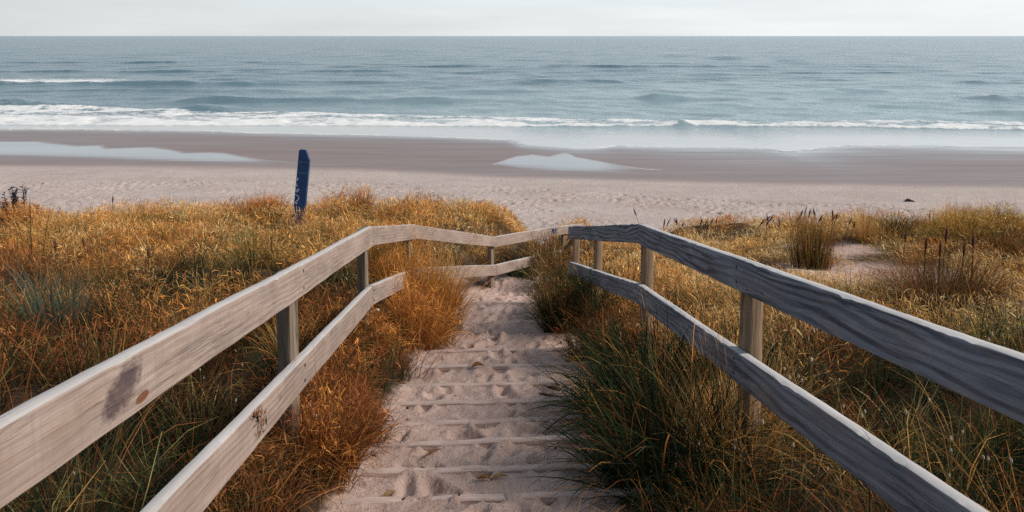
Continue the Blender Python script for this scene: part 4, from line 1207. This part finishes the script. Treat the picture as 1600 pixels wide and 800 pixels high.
def chip(name, u, v, l, w, hgt, mat_, rot):
    x, y = px_path(u, v); z = path_top(x, y)
    bm = bmesh.new()
    bmesh.ops.create_icosphere(bm, subdivisions=2, radius=1)
    for q in bm.verts:
        q.co = Vector((q.co.x * l * random.uniform(.85, 1.15), q.co.y * w * random.uniform(.8, 1.2), q.co.z * hgt * random.uniform(.8, 1.2) + .25 * hgt * (q.co.x ** 2)))
    me = bpy.data.meshes.new(name); bm.to_mesh(me); bm.free()
    for p in me.polygons: p.use_smooth = True
    o = link(name, me, mat_); o.location = (x, y, z + hgt * .35); o.rotation_euler = (random.uniform(-.2, .2), random.uniform(-.2, .2), rot)
    return o
chips = [(637, 648), (649, 652), (662, 655), (797, 687), (648, 687), (668, 690), (631, 781), (672, 773), (660, 722), (660, 737), (584, 708), (735, 725), (630, 653), (690, 725), (826, 645), (711, 612), (637, 635), (755, 728), (718, 777), (855, 776), (760, 600), (868, 700), (700, 590), (668, 632), (920, 640)]
for u, v in chips:
    s = random.uniform(.7, 1.3)
    o = chip('bark_chip', u, v, .014 * s, .007 * s, .005, M['litter'], random.uniform(0, 3.1))
    tag(o, 'tiny dark chip of plant litter lying on the sand steps', 'plant litter', 'dark chips on the sand steps')
def curl_leaf(u, v, l, w, mat_, rot, label, lift=.012):
    x, y = px_path(u, v); z = path_top(x, y); n = 10
    bm = bmesh.new(); lv = []
    for k in range(n + 1):
        t = k / n; ww = w * math.sin(math.pi * (.06 + .9 * t)) ** .8
        c = Vector((l * (t - .5), .25 * l * (t - .5) ** 2, .006 + lift * math.sin(math.pi * t)))
        lv.append([bm.verts.new(c + Vector((0, s_ * ww, abs(s_) * ww * .6 - .003 * (s_ == 0)))) for s_ in (-1, 0, 1)])
    for a, b in zip(lv, lv[1:]):
        for j in range(2): bm.faces.new((a[j], a[j + 1], b[j + 1], b[j]))
    bmesh.ops.solidify(bm, geom=bm.faces[:], thickness=.0015)
    me = bpy.data.meshes.new('dry_leaf'); bm.to_mesh(me); bm.free()
    for p in me.polygons: p.use_smooth = True
    o = link('dry_leaf', me, mat_); o.location = (x, y, z + .004); o.rotation_euler = (0, 0, rot)
    tag(o, label, 'dry leaf', 'dry leaves on the sand steps')
curl_leaf(747, 577, .10, .028, M['leaf_orange'], .3, 'orange curled leaf in the middle of the sand steps')
curl_leaf(742, 627, .11, .020, M['leaf_straw'], -.2, 'flat straw coloured leaf below the orange curled leaf')
curl_leaf(780, 747, .09, .014, M['leaf_straw'], .4, 'straw leaf near the foot of the sand steps, right of centre')
curl_leaf(757, 750, .07, .012, M['leaf_orange'], -.1, 'small orange leaf near the foot of the sand steps beside the straw leaf')
curl_leaf(608, 768, .10, .016, M['leaf_straw'], .9, 'straw leaf at the bottom left edge of the sand steps')
curl_leaf(632, 730, .11, .010, M['leaf_straw'], -.7, 'thin straw blade on the left of the sand steps')
curl_leaf(676, 708, .13, .007, M['leaf_orange'], .8, 'thin orange blade lying left of centre on the sand steps')
curl_leaf(930, 562, .34, .012, M['leaf_straw'], -.95, 'long pale dry stalk lying across the right end of the steps', .05)
curl_leaf(858, 512, .16, .010, M['leaf_straw'], .4, 'pale dry blade beside the dark green tussock at the path', .02)
# shells in the grass by the left rail
for u, v in ((613, 548), (619, 551), (581, 562), (590, 484), (581, 487)):
    y = 5.9 if v > 500 else 6.0
    x, h = at_px(u, v, y)
    bm = bmesh.new(); bmesh.ops.create_icosphere(bm, subdivisions=2, radius=.016)
    for q in bm.verts: q.co.z *= .55; q.co *= random.uniform(.9, 1.1)
    me = bpy.data.meshes.new('snail_shell'); bm.to_mesh(me); bm.free()
    for p in me.polygons: p.use_smooth = True
    o = link('snail_shell', me, M['shell']); o.location = (x, y, float(dz(x, y)) + h + H)
    tag(o, 'small white snail shell in the orange grass by the left lower rail', 'snail shell', 'white snail shells')
# dry leaves caught on the left lower rail
p = l0.lerp(l1, (PD(400, 640, 2.93).y - l0.y) / (l1.y - l0.y))
tg = empty('dry_leaf_tangle', p + Vector((0, 0, H)))
tag(tg, 'tangle of dry orange leaves caught on the left lower rail', 'dry leaves')
for k in range(30):
    t_ = random.random()
    c = Vector((.006 + random.uniform(0, .012), random.gauss(-.02 + .05 * t_, .030), .004 - .115 * t_)); a = random.uniform(0, 6.28)
    d_ = Vector((.25 * random.uniform(-1, 1), math.cos(a), .8 * math.sin(a))).normalized(); s_ = d_.orthogonal().normalized(); l = random.uniform(.018, .05)
    up_ = d_.cross(s_) * .004; w_ = random.uniform(.002, .006)
    me = bpy.data.meshes.new('leaf'); me.from_pydata([c - d_ * l * .5, c + s_ * w_ + up_, c + d_ * l * .5, c - s_ * w_ + up_], [], [(0, 1, 2), (0, 2, 3)])
    link('leaf', me, M['leaf_rust'] if k % 3 else M['litter'], tg)
# driftwood far out on the dry sand
gxp, gyp = ground_px(1421, 316)
bm = bmesh.new(); lv = []
for k in range(13):
    t = k / 12; r = .085 * math.sin(math.pi * (.1 + .8 * t)) ** .6 * (1 + .2 * math.sin(k * 2.1))
    c = Vector((gxp + .42 * (t - .5), gyp + .06 * math.sin(t * 4), float(beach_z(gyp)) + H + .05 + .03 * math.sin(t * 5)))
    lv.append([bm.verts.new(c + Vector((0, r * math.cos(a), r * math.sin(a)))) for a in [j * math.pi / 5 for j in range(10)]])
for a, b in zip(lv, lv[1:]):
    for j in range(10): bm.faces.new((a[j], a[(j + 1) % 10], b[(j + 1) % 10], b[j]))
bm.faces.new(lv[0][::-1]); bm.faces.new(lv[-1])
bmesh.ops.recalc_face_normals(bm, faces=bm.faces)
me = bpy.data.meshes.new('driftwood_log'); bm.to_mesh(me); bm.free()
tag(link('driftwood_log', me, M['drift']), 'short dark piece of driftwood alone on the dry beach sand', 'driftwood')

# ------------------------------------------------------------------ light, sky, camera
SUN_EL, SUN_AZ = math.radians(36), math.radians(97)       # azimuth clockwise from straight ahead (+Y)
sd = Vector((math.sin(SUN_AZ) * math.cos(SUN_EL), math.cos(SUN_AZ) * math.cos(SUN_EL), math.sin(SUN_EL)))
sl = bpy.data.lights.new('sun', 'SUN'); sl.energy = 3.0; sl.angle = math.radians(18); sl.color = (1., .89, .77)
so = bpy.data.objects.new('sun', sl); COL.objects.link(so); so.rotation_euler = sd.to_track_quat('Z', 'Y').to_euler()

w = bpy.data.worlds.new('World'); SC.world = w; w.use_nodes = True
nt = w.node_tree; nt.nodes.clear()
wo = nt.nodes.new('ShaderNodeOutputWorld')
sky = nt.nodes.new('ShaderNodeTexSky'); sky.sky_type = 'NISHITA'; sky.sun_disc = False
sky.sun_elevation = SUN_EL; sky.sun_rotation = SUN_AZ; sky.air_density = 1.0; sky.dust_density = 2.0
b1 = nt.nodes.new('ShaderNodeBackground'); b1.inputs[1].default_value = .015; nt.links.new(sky.outputs[0], b1.inputs[0])
tc = nt.nodes.new('ShaderNodeTexCoord'); dirv = tc.outputs['Generated']
sp = nt.nodes.new('ShaderNodeSeparateXYZ'); nt.links.new(dirv, sp.inputs[0])
grad = ramp(nt, mth(nt, 'MAXIMUM', sp.outputs['Z'], 0.), [(0., (.60, .622, .632)), (.05, (.575, .615, .632)), (.22, (.33, .405, .47)), (1., (.13, .18, .24))])
side = mth(nt, 'MULTIPLY', mth(nt, 'MULTIPLY_ADD', sp.outputs['X'], .26, 1.0), mth(nt, 'MULTIPLY_ADD', sp.outputs['Y'], .16, .84))
cl = noise(nt, mapping(nt, dirv, (2.6, 2.6, 26), loc=(.4, .1, .3)), 1., 6, .6)
cl = mth(nt, 'MULTIPLY_ADD', cl, .42, .79)
gr = nt.nodes.new('ShaderNodeVectorMath'); gr.operation = 'SCALE'
nt.links.new(grad, gr.inputs[0]); nt.links.new(mth(nt, 'MULTIPLY', side, cl), gr.inputs['Scale'])
b2 = nt.nodes.new('ShaderNodeBackground'); b2.inputs[1].default_value = 1.0; nt.links.new(gr.outputs[0], b2.inputs[0])
ad = nt.nodes.new('ShaderNodeAddShader'); nt.links.new(b1.outputs[0], ad.inputs[0]); nt.links.new(b2.outputs[0], ad.inputs[1])
nt.links.new(ad.outputs[0], wo.inputs[0])

cam = bpy.data.cameras.new('camera'); co = bpy.data.objects.new('camera', cam); COL.objects.link(co)
cam.sensor_fit = 'HORIZONTAL'; cam.sensor_width = 36; cam.lens = F / 1600 * 36
cam.shift_y = (V0 - 400) / 1600
co.location = (0, 0, H); co.rotation_euler = (math.radians(90) - PITCH, 0, 0)
cam.clip_start = .05; cam.clip_end = 120000
cam.dof.use_dof = True; cam.dof.focus_distance = 4.6; cam.dof.aperture_fstop = 9
SC.camera = co

SC.render.engine = 'CYCLES'
SC.cycles.max_bounces = 5; SC.cycles.diffuse_bounces = 3; SC.cycles.glossy_bounces = 2; SC.cycles.transmission_bounces = 2
SC.cycles.use_denoising = False
SC.cycles.use_adaptive_sampling = False
SC.view_settings.view_transform = 'Standard'; SC.view_settings.look = 'None'
SC.view_settings.exposure = .36; SC.view_settings.gamma = 1
